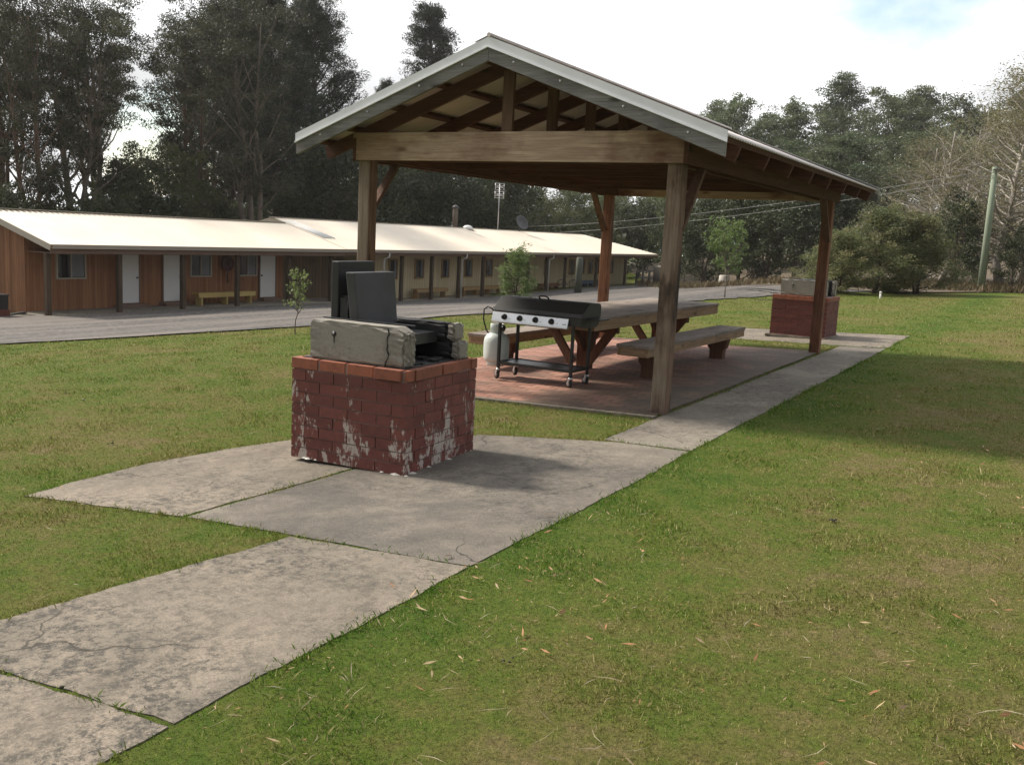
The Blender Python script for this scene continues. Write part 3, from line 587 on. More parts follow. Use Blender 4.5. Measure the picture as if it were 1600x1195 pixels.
def barbecue(loc, rz, label, near_one):
    t = thing('brick_barbecue', label, 'barbecue', loc, rz)
    W_, D_, Ht = .975, .985, .735; ch = .0815
    core = MB().box(-W_/2+.0075, W_/2-.0075, -D_/2+.0075, D_/2-.0075, 0, Ht-.012)
    mo = obj('mortar_core', core, M['mortar'], t)
    bm_, tone = bricks(W_, D_, 0, 8, ch, .24385, 0, 11 if near_one else 23, .003)
    o = obj('brick_wall', bm_, M['brick'] if near_one else M['brick_far'], t); add_tone(o, lambda n: np.array(tone[:n]))
    tb, tone2 = bricks(W_+.012, D_+.012, 8*ch, 1, .085, .236, 0, 5, .013 if near_one else .003, .009 if near_one else .004)
    o = obj('top_course', tb, M['brick_top'], t, .004); add_tone(o, lambda n: np.array(tone2[:n]))
    obj('hearth', MB().box(-.44, .44, -.44, .44, Ht-.02, Ht+.004), M['soot'], t)
    z0 = 8*ch+.0855; z1 = z0+.275
    def chipr(v):
        if v.co.x > .30 and v.co.y < -.36: v.co.y += .012*random.random()+.006; 
        if abs(v.co.x-.285) < .022 and v.co.y < -.40: v.co.y += .035*random.random()+.012
        if v.co.x > .40: v.co.z -= max(0, (v.co.z-(z1-.09)))*.35; v.co.x -= .02*random.random()
    blk = obj('concrete_block', rough_block(-.37, .43, -.455, -.285, z0, z1, .0025, 3, chipr if near_one else None), M['block'], t, label='pale concrete block across the front, its right end cracked' if near_one else None)
    h = MB().lathe([(0, .004), (.018, .004), (.02, -.004), (0, -.006)], (-.155, -.4555, z1-.085), 10, 'y'); h.box(-.158, -.15, -.4585, -.4552, z1-.15, z1-.09)
    obj('bolt_hole', h, M['soot'], blk)
    if near_one:
        cr = MB(); r = random.Random(2); px, pz = .29, z1-.01
        while pz > z0+.02:
            nx_, nz_ = px+r.uniform(-.018, .014), pz-r.uniform(.02, .035); cr.beam((px, -.4500, pz), (nx_, -.4500, nz_), .012, r.uniform(.004, .010), (1, 0, .3)); px, pz = nx_, nz_
        obj('crack', cr, M['soot'], blk)
    else:
        h = MB().lathe([(0, .004), (.018, .004), (.02, -.004), (0, -.006)], (.29, -.4555, z1-.085), 10, 'y'); obj('bolt_hole', h, M['soot'], blk)
    for za, zb, dx, dy in ((z0, z0+.135, .02, 0), (z0+.138, z1-.01, -.015, -.012)) if near_one else ((z0, z1, 0, 0),):
        rb_ = obj('concrete_block', rough_block(-.37, .375+dx, .245+dy, .40+dy, za, zb, .003, 8), M['soot'], t, label='soot blackened concrete block along the back'); obj('block_end', rough_block(.3755+dx, .44+dx, .2455+dy, .40+dy, za, zb, .003, 8), M['block'], rb_, label='pale broken end')
    p = MB().box(-.12, .27, -.284, .244, z0+.185, z0+.197); p.box(.25, .275, -.28, .24, z0+.12, z0+.184); obj('hotplate', p, M['steel_plate'], t)
    p = MB().box(-.37, .40, -.30, -.262, z1+.001, z1+.009); obj('steel_angle', p, M['soot'], t)
    if near_one:
        fl = MB().add([(-.055, -.255, z0), (-.055, .243, z0), (-.115, .235, 1.355), (-.115, -.29, 1.355), (-.13, -.255, z0), (-.13, .243, z0), (-.19, .235, 1.355), (-.19, -.29, 1.355)],
            [(0, 1, 2, 3), (7, 6, 5, 4), (0, 4, 5, 1), (1, 5, 6, 2), (2, 6, 7, 3), (3, 7, 4, 0)])
        obj('flue_plate', fl, M['soot_grey'], t, .008, label='front upright smoke-greyed slab')
        fl = MB().box(-.35, -.285, -.24, .215, z0, 1.425); obj('flue_plate', fl, M['soot'], t, .008, label='taller black slab standing behind')
        obj('loose_brick', rough_block(-.28, -.185, -.235, -.125, z0, z0+.44, .003, 4), M['soot'], t)
        a_ = MB(); r = random.Random(9)
        for i in range(26):
            x, y = r.uniform(-.1, .42), r.uniform(-.25, .2); q = r.uniform(.015, .04); a_.add([(x+q*r.uniform(.6, 1.2)*i_, y+q*r.uniform(.6, 1.2)*j_, z0+q*k_*.6) for i_ in (-1, 1) for j_ in (-1, 1) for k_ in (-.3, 1.2)], [(0, 1, 3, 2), (4, 6, 7, 5), (0, 4, 5, 1), (2, 3, 7, 6), (0, 2, 6, 4), (1, 5, 7, 3)])
        obj('ash', a_, M['soot'], t)['kind'] = 'stuff'
        lm = MB(); r = random.Random(4)
        for (xa, ya, xb, yb) in ((-W_/2-.02, -D_/2, W_/2+.02, -D_/2), (W_/2, -D_/2-.02, W_/2, D_/2)):
            for i in range(8):
                f = r.random(); 
                if .30 < f < .62 and ya == yb: continue
                x, y = xa+(xb-xa)*f, ya+(yb-ya)*f; q = r.uniform(.012, .05)
                lm.add([(x+q*math.cos(k_)*r.uniform(.6, 1.5), y+q*math.sin(k_)*r.uniform(.5, 1.0), .006) for k_ in np.arange(0, 6.2, .8)]+[(x, y, .012+q*.18)], [(k_, (k_+1) % 8, 8) for k_ in range(8)])
        obj('lime_crust', lm, M['lime'], t)['kind'] = 'stuff'
    else:
        obj('footing', rough_block(-.56, .52, -.545, .53, -.03, .028, .002, 6), M['slab_pale'], t)
    return t
barbecue((-4.3066, 5.752, gz(-4.3, 5.75)+.012), .061, 'near brick barbecue with white stains and black upright slabs on its concrete top', True)
barbecue((-4.09, 18.03, gz(-4.09, 18.0)+.016), .0, 'far brick barbecue half hidden by the rear shelter post', False)
# ------------------------------------------------------------------ table and benches
FZ = .022
tx0, tx1, ty0, ty1, tz = -5.84, -4.68, 10.2, 14.8, .675
tb = thing('picnic_table', 'long weathered timber picnic table under the shelter', 'table', (-5.26, 12.5, gz(-5.26, 12.5)+FZ))
top = MB(); nb = 6; bw = (tx1-tx0)/nb
for i in range(nb): top.box(tx0+i*bw+.002, tx0+(i+1)*bw-.002, ty0, ty1+random.uniform(-.01, .01), tz-.035, tz+random.uniform(-.002, .002))
obj('tabletop', top, M['table_top'], tb, .003, True)
for x in (tx0+.02, tx1-.06): obj('apron', MB().box(x, x+.045, ty0+.02, ty1-.02, tz-.16, tz-.036), M['table_edge'], tb, .003, True)
for y in (ty0+.012, ty1-.05): obj('apron', MB().box(tx0+.066, tx1-.062, y, y+.045, tz-.16, tz-.036), M['table_edge_x'], tb, .003, True)
for y in (11.2, 13.75):
    z0 = gz(-5.2, y)+.0
    obj('leg', MB().box(-5.34, -5.17, y-.075, y+.075, z0, tz-.161), M['table_leg'], tb, .006, True)
    obj('cross_bearer', MB().box(tx0+.08, tx1-.08, y-.125, y-.078, tz-.25, tz-.161), M['table_leg'], tb, .003, True)
    for sg in (-1, 1):
        obj('brace', MB().beam((-5.255+sg*.07, y-.10, z0+.06), (-5.255+sg*.47, y-.10, tz-.255), .045, .13, (0, 1, 0)) if 0 else MB().beam((-5.255+sg*.10, y-.15, z0+.10), (-5.255+sg*.46, y-.15, tz-.17), .11, .045, (0, 1, 0)), M['table_leg'], tb, .003, True)
        obj('brace', MB().beam((-5.255, y+sg*.07, z0+.28), (-5.255, y+sg*.46, tz-.10), .045, .09, (0, 0, 1)), M['table_leg'], tb, .003, True)
def bench(x0, x1, y0, y1, label):
    z = gz((x0+x1)/2, (y0+y1)/2)+FZ; t = thing('picnic_bench', label, 'bench', ((x0+x1)/2, (y0+y1)/2, z), group='benches beside the picnic table'); zt = z+.43
    st = MB(); st.box(x0, (x0+x1)/2-.002, y0, y1, zt-.035, zt); st.box((x0+x1)/2+.002, x1, y0, y1, zt-.035, zt+.002); obj('seat', st, M['table_top'], t, .003, True)
    for x in (x0+.01, x1-.05): obj('apron', MB().box(x, x+.04, y0+.015, y1-.015, zt-.13, zt-.036), M['table_edge'], t, .003, True)
    for y in (y0+.015, y1-.055): obj('apron', MB().box(x0+.052, x1-.052, y, y+.04, zt-.13, zt-.036), M['table_edge_x'], t, .003, True)
    xm = (x0+x1)/2
    for y in (y0+.62, y1-.62):
        zz_ = gz(xm, y)
        lg = MB().prism([(xm-.16, zt-.131), (xm+.16, zt-.131), (xm+.13, zt-.26), (xm+.10, zt-.29), (xm+.095, zz_), (xm-.095, zz_), (xm-.10, zt-.29), (xm-.13, zt-.26)], 'y', y-.07, y+.07)
        obj('leg', lg, M['table_leg'], t, .005, True)
bench(-4.42, -4.02, 10.25, 14.05, 'timber bench on the path side of the picnic table')
bench(-6.48, -6.08, 10.3, 14.1, 'timber bench on the cabin side of the picnic table, behind the gas grill')
# ------------------------------------------------------------------ gas grill
gl = thing('gas_grill', 'black four burner gas grill on castors with a steel control panel', 'grill', (-5.11, 9.77, gz(-5.11, 9.77)+FZ), -.035)
GZ0 = 0
for x in (-.475, .475):
    for y in (-.2, .2):
        lg = obj('leg', MB().box(x-.016, x+.016, y-.016, y+.016, .125, .72), M['black'], gl, .003)
        sw = random.uniform(-.6, .6); dx, dy = .03*math.cos(2.75+sw*.5), .03*math.sin(2.75+sw*.5)
        c = obj('castor', MB().lathe([(.018, .10), (.026, .112), (.022, .126), (.01, .13)], (x, y, 0), 12), M['chrome'], gl)
        fk = MB()
        for s_ in (-1, 1):
            nx_, ny_ = -math.sin(2.75+sw*.5)*.021*s_, math.cos(2.75+sw*.5)*.021*s_
            fk.beam((x+nx_, y+ny_, .112), (x+dx+nx_, y+dy+ny_, .050), .036, .003, (nx_, ny_, 0))
        fk.beam((x-.02, y, .113), (x+.02, y, .113), .04, .006); obj('fork', fk, M['chrome'], c)
        wl = MB().lathe([(.012, -.015), (.048, -.015), (.056, -.009), (.056, .009), (.048, .015), (.012, .015)], (0, 0, 0), 20, 'y')
        ca, sa = math.cos(2.75+sw*.5), math.sin(2.75+sw*.5); wl.v = [(x+dx+p[0]*ca-p[1]*sa, y+dy+p[0]*sa+p[1]*ca, .056+p[2]) for p in wl.v]; obj('wheel', wl, M['rubber'], c)
        hb = MB().lathe([(.0, -.0175), (.030, -.0175), (.030, .0175), (.0, .0175)], (0, 0, 0), 12, 'y'); hb.v = [(x+dx+p[0]*ca-p[1]*sa, y+dy+p[0]*sa+p[1]*ca, .056+p[2]) for p in hb.v]; obj('hub', hb, M['chrome'], c)
sh_ = MB().box(-.46, .46, -.185, .185, .19, .202)
for y in (-.2, .2): sh_.box(-.459, .459, y-.012, y+.012, .18, .212)
for x in (-.475, .475): sh_.box(x-.012, x+.012, -.184, .184, .18, .212)
obj('lower_shelf', sh_, M['black'], gl, .002)
obj('firebox', MB().prism([(-.215, .79), (.235, .79), (.225, .715), (.15, .68), (-.10, .68), (-.215, .70)], 'x', -.555, .575), M['hood'], gl, .004)
pn = MB().prism([(-.235, .775), (-.217, .785), (-.217, .655), (-.243, .655), (-.262, .668), (-.258, .69)], 'x', -.56, .43);
pnl = obj('control_panel', pn, M['stainless'], gl, .003)
for i in range(4):
    x = -.56+.165+i*.205
    kb = MB().lathe([(.036, -.244), (.036, -.25), (.030, -.256), (.026, -.276), (.0, -.278)], (x, 0, .73), 20, 'y'); kb.box(x-.0045, x+.0045, -.288, -.262, .712, .748)
    obj('knob', kb, M['black'], pnl, .002)
mk = MB()
for i in range(4): mk.box(-.56+.235+i*.205-.012, -.56+.235+i*.205+.016, -.2545, -.2535, .7145, .7175)
mk.box(.36, .41, -.2555, -.2545, .710, .717); obj('marking', mk, M['darkgrey'], pnl)
hd = MB().prism([(-.225, .792), (.24, .792), (.24, .915), (.21, .945), (.0, .955), (-.05, .94), (-.205, .835)], 'x', -.565, .585)
hood = obj('hood', hd, M['hood'], gl, .006)
hn = [(-.03, -.10, .905), (-.035, -.16, .935), (-.02, -.175, .955), (.05, -.175, .955), (.065, -.16, .935), (.06, -.10, .905)]
obj('handle', MB().tube([(-.055, -.02, .94), (-.06, -.06, .975), (-.04, -.085, .992), (.04, -.085, .992), (.06, -.06, .975), (.055, -.02, .94)], .009, 8), M['black'], hood)
obj('side_shelf', MB().box(.588, .74, -.10, .15, .772, .788), M['black'], gl, .004)
obj('side_shelf', MB().box(-.70, -.568, -.02, .13, .80, .812), M['black'], gl, .004)
hs = [(-.56, -.0, .70), (-.60, -.10, .74), (-.635, -.14, .80), (-.70, -.13, .82), (-.77, -.10, .78), (-.80, -.06, .66), (-.78, -.02, .53), (-.72, .0, .46), (-.665, .02, .475)]
obj('gas_hose', MB().tube([tuple(Vector(hs[i]).lerp(Vector(hs[i+1]), k)) for i in range(len(hs)-1) for k in (0, .5)]+[hs[-1]], .0085, 8), M['rubber'], gl)
bt = thing('gas_bottle', 'pale grey gas cylinder hanging at the left side of the grill', 'gas bottle', (-5.765, 9.82, gz(-5.76, 9.82)+.20))
obj('tank', MB().lathe([(.10, 0), (.135, .02), (.15, .06), (.153, .12), (.153, .24), (.145, .29), (.115, .335), (.07, .355), (.0, .36)], n=32), M['bottle'], bt)
cl = MB().lathe([(.072, .345), (.08, .36), (.082, .455), (.077, .46), (.07, .455), (.07, .352)], n=24); obj('collar', cl, M['bottle'], bt)
obj('base_ring', MB().lathe([(.095, -.035), (.105, -.035), (.112, .01), (.10, .012)], n=24), M['bottle'], bt)
v_ = MB().lathe([(.018, .36), (.018, .44), (.012, .445), (0, .446)], n=12); obj('valve', v_, M['brass'], bt)
obj('regulator', MB().lathe([(.0, 0), (.032, .002), (.034, .028), (.0, .034)], (.085, -.03, .415), 16, 'x'), M['black'], bt)

# ------------------------------------------------------------------ cabins
def window(par, X_, y0, y1, z0, z1, fm, curtain='right', split=True):
    t = .05; f = MB()
    f.box(X_, X_+.055, y0-t, y0, z0-t, z1+t); f.box(X_, X_+.055, y1, y1+t, z0-t, z1+t); f.box(X_, X_+.055, y0, y1, z1, z1+t); f.box(X_, X_+.07, y0, y1, z0-t, z0)
    if split: f.box(X_+.012, X_+.045, (y0+y1)/2-.018, (y0+y1)/2+.018, z0, z1)
    w_ = obj('window', f, fm, par, 0, True)
    obj('pane', MB().box(X_+.008, X_+.014, y0, y1, z0, z1), M['glass'], w_, 0, True)
    yc0, yc1 = {'right': (y0+(y1-y0)*.52, y1-.02), 'left': (y0+.02, y0+(y1-y0)*.3), 'thin': (y1-(y1-y0)*.3, y1-.02)}[curtain]
    c = MB(); k = 8
    for i in range(k):
        a_, b_ = yc0+(yc1-yc0)*i/k, yc0+(yc1-yc0)*(i+1)/k; c.box(X_+.0142, X_+(.017 if i % 2 else .020), a_, b_, z0+.02, z1)
    obj('curtain', c, M['curtain'], w_, 0, True)
    return w_
def door(par, X_, y0, y1, z0, z1, hy):
    d = obj('door', MB().box(X_, X_+.045, y0, y1, z0, z1), M['door'], par, .004, True)
    f = MB(); f.box(X_, X_+.06, y0-.05, y0-.002, z0, z1+.05); f.box(X_, X_+.06, y1+.002, y1+.05, z0, z1+.05); f.box(X_, X_+.06, y0-.002, y1+.002, z1+.003, z1+.05)
    obj('door_frame', f, M['fascia'], d, 0, True)
    obj('handle', MB().lathe([(.0, .045), (.035, .05), (.035, .075), (.02, .09), (0, .092)], (X_, hy, (z0+z1)/2-.02), 10, 'x'), M['darkgrey'], d, 0, True)
XE, ZE, RSL = -24.74, .62, .28
br_ = thing('timber_cabin', 'brown board clad cabin with white doors under a cream roof', 'cabin', (-27.5, 23, -1.4))
ZB = -1.395; XR = -28.05; XW = -26.35
wl = MB().prism([(XW, ZB-.4), (XW, .98), (XR, 1.42), (XR-1.75, .98), (XR-1.75, ZB-.4)], 'y', 17.62, 28.3); obj('wall', wl, M['brown_clad'], br_, 0, True)
gw = MB().prism([(XW, ZB-.4), (XW, .98), (XR, 1.43), (XR-1.75, .98), (XR-1.75, ZB-.4)], 'y', 17.58, 17.618); obj('gable_wall', gw, M['brown_clad_x'], br_, 0, True)
pw = MB().box(-28.2, -27.4, 28.31, 33.2, ZB-.4, .98); obj('recess_wall', pw, M['dim_clad'], br_, 0, True)
obj('passage_door', MB().box(-27.395, -27.35, 28.55, 29.2, ZB, .35), M['soot_grey'], br_, 0, True)
rf = MB()
A = corr(lambda t: (XR, t, ZE+RSL*(XE-XR)), lambda t: (XE, t, ZE), 17.3, 30.2, .19, .022, (RSL, 0, 1), 4); rf.add(A.v, A.f, False)
A = corr(lambda t: (XR, t, ZE+RSL*(XE-XR)), lambda t: (XR-3.3, t, ZE), 17.3, 30.2, .19, .016, (-RSL, 0, 1), 4); rf.add(A.v, A.f, False)
o = obj('roof', rf, M['cream_roof'], br_, 0, True); o.modifiers.new('thick', 'SOLIDIFY').thickness = .01
obj('ridge_cap', MB().beam((XR, 17.28, ZE+RSL*(XE-XR)+.012), (XR, 30.1, ZE+RSL*(XE-XR)+.012), .3, .02), M['gutter'], br_, 0, True)
bc = MB(); bc.beam((XE+.02, 17.28, ZE-.07), (XR, 17.28, ZE+RSL*(XE-XR)-.07), .03, .17); bc.beam((XR, 17.28, ZE+RSL*(XE-XR)-.07), (XR-3.3, 17.28, ZE-.07), .03, .17); obj('barge_board', bc, M['gutter'], br_, 0, True)
obj('gutter', MB().prism([(XE-.02, ZE-.10), (XE+.10, ZE-.10), (XE+.12, ZE+.02), (XE+.10, ZE+.02), (XE+.09, ZE-.08), (XE-.02, ZE-.08)], 'y', 17.3, 30.18), M['gutter'], br_, 0, True)
obj('fascia', MB().box(XE-.065, XE-.022, 17.32, 30.18, ZE-.24, ZE-.02), M['fascia'], br_, 0, True)
obj('soffit', MB().box(XW+.0, XE-.07, 17.64, 30.1, ZE-.26, ZE-.24), M['fascia'], br_, 0, True)
for y in (17.4, 19.8, 22.25, 24.65, 27.25, 29.6): obj('post', MB().box(-25.12, -24.98, y-.07, y+.07, ZB-.3, ZE-.241), M['vpost'], br_, .008, True)
door(br_, XW, 20.75, 21.55, -1.27, .40, 21.48); door(br_, XW, 22.55, 23.3, -1.27, .40, 23.24); door(br_, XW, 27.05, 27.85, -1.27, .40, 27.12)
window(br_, XW, 18.62, 19.55, -.42, .38, M['winframe']); window(br_, XW, 23.75, 24.62, -.42, .36, M['winframe']); window(br_, XW, 26.0, 26.85, -.42, .36, M['winframe'])
obj('verandah_slab', MB().prism([(XW, ZB-.3), (XW, ZB), (-24.72, ZB-.015), (-24.72, ZB-.3)], 'y', 17.3, 30.6), M['verandah'], br_, 0, True)
obj('doorstep', MB().box(XW+.001, XW+.35, 20.65, 21.7, ZB, ZB+.1), M['fascia'], br_, 0, True)
obj('doorstep', MB().box(XW+.001, XW+.35, 22.4, 23.4, ZB, ZB+.1), M['fascia'], br_, 0, True)
obj('doorstep', MB().box(XW+.001, XW+.35, 26.95, 27.95, ZB, ZB+.1), M['fascia'], br_, 0, True)
cb = thing('timber_cabin', 'long cream clad cabin wing with many timber framed windows and a hipped roof end', 'cabin', (-28.5, 46, -1.6))
ZC = -1.60; XR2 = -28.74; YE = 63.5; HS = 4.0; rise = ZE+.004; XW2 = -26.15; Yr0 = 30.2; Yh = YE-HS
wl = MB().prism([(XW2, ZC-.4), (XW2, .98), (XR2, 1.55), (XR2-2.6, .98), (XR2-2.6, ZC-.4)], 'y', 33.25, 59.0); wl.prism([(XW2, ZC-.4), (XW2, .98), (XR2-2.6, .98), (XR2-2.6, ZC-.4)], 'y', 59.001, 61.6); obj('wall', wl, M['cream_clad'], cb, 0, True)
def topf(t):
    return (XR2, t, rise+RSL*HS) if t <= Yh else (XE-(YE-t), t, rise+RSL*(YE-t))
rf = MB(); A = corr(topf, lambda t: (XE, t, rise), Yr0, YE, .19, .022, (RSL, 0, 1), 4); rf.add(A.v, A.f, False)
A = corr(lambda t: (2*XR2-topf(t)[0], t, topf(t)[2]), lambda t: (2*XR2-XE, t, rise), Yr0, YE, .19, .016, (-RSL, 0, 1), 4); rf.add(A.v, A.f, False)
rf.add([(XR2, Yh, rise+RSL*HS), (XE, YE, rise), (2*XR2-XE, YE, rise)], [(0, 1, 2)])
o = obj('roof', rf, M['cream_roof'], cb, 0, True); o.modifiers.new('thick', 'SOLIDIFY').thickness = .01
obj('gable_end', MB().prism([(XE-2.9, rise+RSL*2.9-.02), (XR2, rise+RSL*HS-.02), (2*XR2-XE+2.2, rise+RSL*2.2-.02), (2*XR2-XE+2.4, rise+RSL*2.2-.3), (XE-3.4, rise+RSL*2.9-.3)], 'y', Yr0-.04, Yr0+.02), M['gutter'], cb, 0, True)
obj('ridge_cap', MB().beam((XR2, Yr0-.05, rise+RSL*HS+.012), (XR2, Yh, rise+RSL*HS+.012), .3, .02), M['gutter'], cb, 0, True)
A = corr(lambda t: (XR2+.55, t, rise+RSL*3.45+.045), lambda t: (XE+1.3 if 0 else XE-1.3, t, rise+RSL*1.3+.045), Yr0+.05, Yr0+.8, .19, .022, (RSL, 0, 1), 4)
o = obj('roof_light', A, M['cream_roof_old'], cb, 0, True); o.modifiers.new('thick', 'SOLIDIFY').thickness = .01
obj('gutter', MB().prism([(XE-.02, rise-.10), (XE+.10, rise-.10), (XE+.12, rise+.02), (XE+.10, rise+.02), (XE+.09, rise-.08), (XE-.02, rise-.08)], 'y', 30.2, YE+.05), M['gutter'], cb, 0, True)
obj('fascia', MB().box(XE-.065, XE-.022, 30.2, YE, rise-.22, rise-.02), M['fascia'], cb, 0, True)
obj('soffit', MB().box(XW2, XE-.07, 33.3, YE, rise-.24, rise-.22), M['fascia'], cb, 0, True)
for y in (34.25, 36.55, 38.8, 41.0, 43.3, 45.6, 47.7, 50.0, 54.2, 58.7): obj('post', MB().box(-25.12, -24.98, y-.07, y+.07, ZC-.3, rise-.221), M['vpost'], cb, .008, True)
for y in (32.9, 38.95, 47.85):
    dp_ = MB().tube([(XE+.03, y-.0, rise-.09), (XE+.03, y, rise-.28), (-24.93, y-.05, rise-.38), (-24.93, y-.05, ZC)], .04, 8); obj('downpipe', dp_, M['white'], cb, 0, True)
for y0, y1 in ((34.75, 35.4), (36.75, 37.45), (38.95, 39.6), (41.0, 41.7), (42.95, 43.7), (46.0, 46.6), (49.5, 50.1), (52.7, 53.4), (54.05, 54.8), (55.35, 56.0), (56.8, 57.8), (58.5, 59.2)):
    window(cb, XW2, y0+.03, y1-.03, -.66, .15, M['winframe_wood'], 'thin', False)
obj('verandah_slab', MB().prism([(XW2, ZC-.3), (XW2, ZC+.03), (-24.72, ZC+.015), (-24.72, ZC-.3)], 'y', 31.2, YE-.6), M['verandah'], cb, 0, True)
def slat_bench(loc, ln, mat, label, mat2=None, legs=3, h=.43, back=False):
    t = thing('verandah_bench', label, 'bench', loc, 0, 'benches on the cabin verandahs')
    st = MB().box(-.18, .18, -ln/2, ln/2, h-.05, h); st.box(.14, .178, -ln/2+.02, ln/2-.02, h-.16, h-.051); obj('seat', st, mat, t, .004)
    for i in range(legs):
        y = -ln/2+.2+(ln-.4)*i/(legs-1); obj('leg', MB().box(-.16, .135, y-.03, y+.03, 0, h-.051), mat2 or mat, t, .004)
slat_bench((-25.75, 24.75, ZB), 2.7, M['yellow'], 'yellow painted bench in front of the brown cabin')
slat_bench((-25.75, 37.5, ZC+.025), 2.6, M['pine_bench'], 'pale timber bench by the cream wall, left of two', None, 3)
slat_bench((-25.75, 42.1, ZC+.025), 3.9, M['pine_bench'], 'long pale timber bench by the cream wall, beside the bushy sapling', None, 4)
slat_bench((-25.75, 49.4, ZC+.025), 2.4, M['rust_bench'], 'low reddish brown bench by the cream wall near the bicycle', None, 3)
slat_bench((-25.75, 54.3, ZC+.025), 2.0, M['blue'], 'blue painted bench on the cream cabin verandah', None, 3, .5)
slat_bench((-25.75, 56.6, ZC+.025), 1.5, M['pale_blue'], 'faded grey blue bench near the far end of the cream cabin', None, 2, .5)
hr = thing('hose_reel', 'dark red fire hose reel hung on the brown cabin wall between two windows', 'hose reel', (XW+.02, 25.35, .0))
rl = MB()
for rr in (.12, .17, .22, .26): rl.tube([(.11, rr*math.cos(a_), rr*math.sin(a_)) for a_ in np.linspace(0, 6.2832, 20)], .03, 6, False)
obj('hose', rl, M['hosered'], hr); obj('drum', MB().lathe([(.06, 0), (.10, .01), (.10, .2), (0, .21)], n=16, axis='x'), M['hosered'], hr)
obj('hose_end', MB().tube([(.11, -.02, -.25), (.13, -.05, -.5), (.12, .0, -.68)], .025, 6), M['rubber'], hr)
# bicycle leaning under the verandah
bk = thing('bicycle', 'dark bicycle parked against a verandah post of the cream cabin', 'bicycle', (-25.35, 51.0, ZC+.025), R_(70))
for x in (-.5, .5):
    o = obj('wheel', MB().tube([(x+.31*math.cos(a_), 0, .33+.31*math.sin(a_)) for a_ in np.linspace(0, 6.2832, 25)], .022, 6, False), M['rubber'], bk)
    sp = MB()
    for a_ in np.arange(0, 3.14, .52): sp.tube([(x+.3*math.cos(a_), 0, .33+.3*math.sin(a_)), (x-.3*math.cos(a_), 0, .33-.3*math.sin(a_))], .004, 4)
    obj('spokes', sp, M['chrome'], o)
fr_ = MB()
for a_, b_ in (((-.5, 0, .33), (-.2, 0, .75)), ((-.5, 0, .33), (-.05, 0, .33)), ((-.05, 0, .33), (-.22, 0, .85)), ((-.05, 0, .33), (.33, 0, .72)), ((-.2, 0, .76), (.32, 0, .82)), ((.5, 0, .33), (.30, 0, .98))): fr_.tube([a_, b_], .018, 6)
obj('frame', fr_, M['darkgrey'], bk)
obj('saddle', MB().prism([(-.07, .86), (.07, .86), (.06, .90), (-.06, .90)], 'x', -.36, -.1), M['black'], bk, .01); obj('handlebar', MB().tube([(.22, -.28, 1.02), (.30, -.1, 1.0), (.30, .1, 1.0), (.22, .28, 1.02)], .016, 6), M['darkgrey'], bk)
# things on the roofs
an = thing('tv_antenna', 'television antenna on a thin mast above the cream cabin roof', 'antenna', (-28.6, 48.22, rise+RSL*3.86))
obj('mast', MB().tube([(0, 0, 0), (0, 0, 2.6)], .022, 6), M['alu'], an)
for z in (2.0, 2.45):
    e = MB(); 
    for x in (-.32, .32):
        e.tube([(x*.3, x, z-.18), (x*.3, x, z+.18)], .02, 5)
    for q in (-.18, -.06, .06, .18): e.tube([(-.1, -.38, z+q), (.1, .38, z+q)], .014, 5)
    e.tube([(0, -.34, z), (0, .34, z)], .02, 5); obj('element', e, M['alu'], an)
ds = thing('satellite_dish', 'dark grey satellite dish on the cream cabin roof', 'satellite dish', (-28.6, 50.75, rise+RSL*3.80))
obj('mast', MB().tube([(0, 0, -.05), (0, 0, .25), (.12, -.05, .42)], .03, 8), M['darkgrey'], ds)
dm = MB().lathe([(.0, 0), (.2, .02), (.36, .075), (.45, .13), (.44, .14), (.35, .095), (.2, .04), (0, .02)], n=28, axis='x'); q_ = Matrix.Rotation(R_(-20), 3, 'Z') @ Matrix.Rotation(R_(-25), 3, 'Y')
dm.v = [tuple(q_ @ Vector(p_)+Vector((.12, -.05, .50))) for p_ in dm.v]; obj('dish', dm, M['darkgrey'], ds)
obj('feed_arm', MB().tube([(.14, -.05, .2), (.65, -.3, .62)], .012, 6), M['darkgrey'], ds)
fl_ = thing('flue_pipe', 'grey flue pipe rising behind the cream cabin roof', 'flue', (-28.9, 44.20, rise+RSL*3.84))
obj('pipe', MB().lathe([(.14, -.2), (.14, 1.05), (.13, 1.06), (0, 1.06)], n=16), M['bark_grey'], fl_); obj('cowl', MB().lathe([(.19, 1.07), (.2, 1.10), (.06, 1.22), (0, 1.23)], n=16), M['darkgrey'], fl_)
vt = thing('roof_vent', 'small white domed vent on the cream cabin ridge', 'vent', (-28.5, 44.87, rise+RSL*3.76))
obj('dome', MB().lathe([(.28, -.02), (.28, .06), (.24, .14), (.14, .2), (0, .22)], n=18), M['white'], vt); obj('flashing', MB().lathe([(.36, -.05), (.36, -.02), (.28, .0), (.2, .0)], n=18), M['gutter'], vt)
# black box and red base at the very left edge, stump, drum, rail fence, posts
t = thing('bin', 'black bin on a red base at the left edge in front of the brown cabin', 'bin', (-25.75, 16.25, gz(-25.75, 16.25)))
obj('base', rough_block(-.28, .28, -.28, .28, 0, .22, .004, 3), M['brick_far'], t); add_tone(kids(t)[0]); obj('body', MB().prism([(-.24, .221), (.24, .221), (.27, .60), (-.27, .60)], 'y', -.25, .25), M['black'], t, .01); obj('lid', MB().box(-.29, .29, -.27, .27, .601, .64), M['black'], t, .01)
t = thing('plank', 'dark plank lying on the slab beside the black bin', 'plank', (-25.9, 17.0, gz(-25.9, 17.0)+.035), .5); obj('board', MB().box(-.06, .06, -.45, .45, 0, .04), M['soot'], t, .004)
t = thing('concrete_drum', 'grey upright concrete drum past the far end of the cream cabin', 'drum', at(1021, 66)); t.location.z = gz(t.location.x, t.location.y)
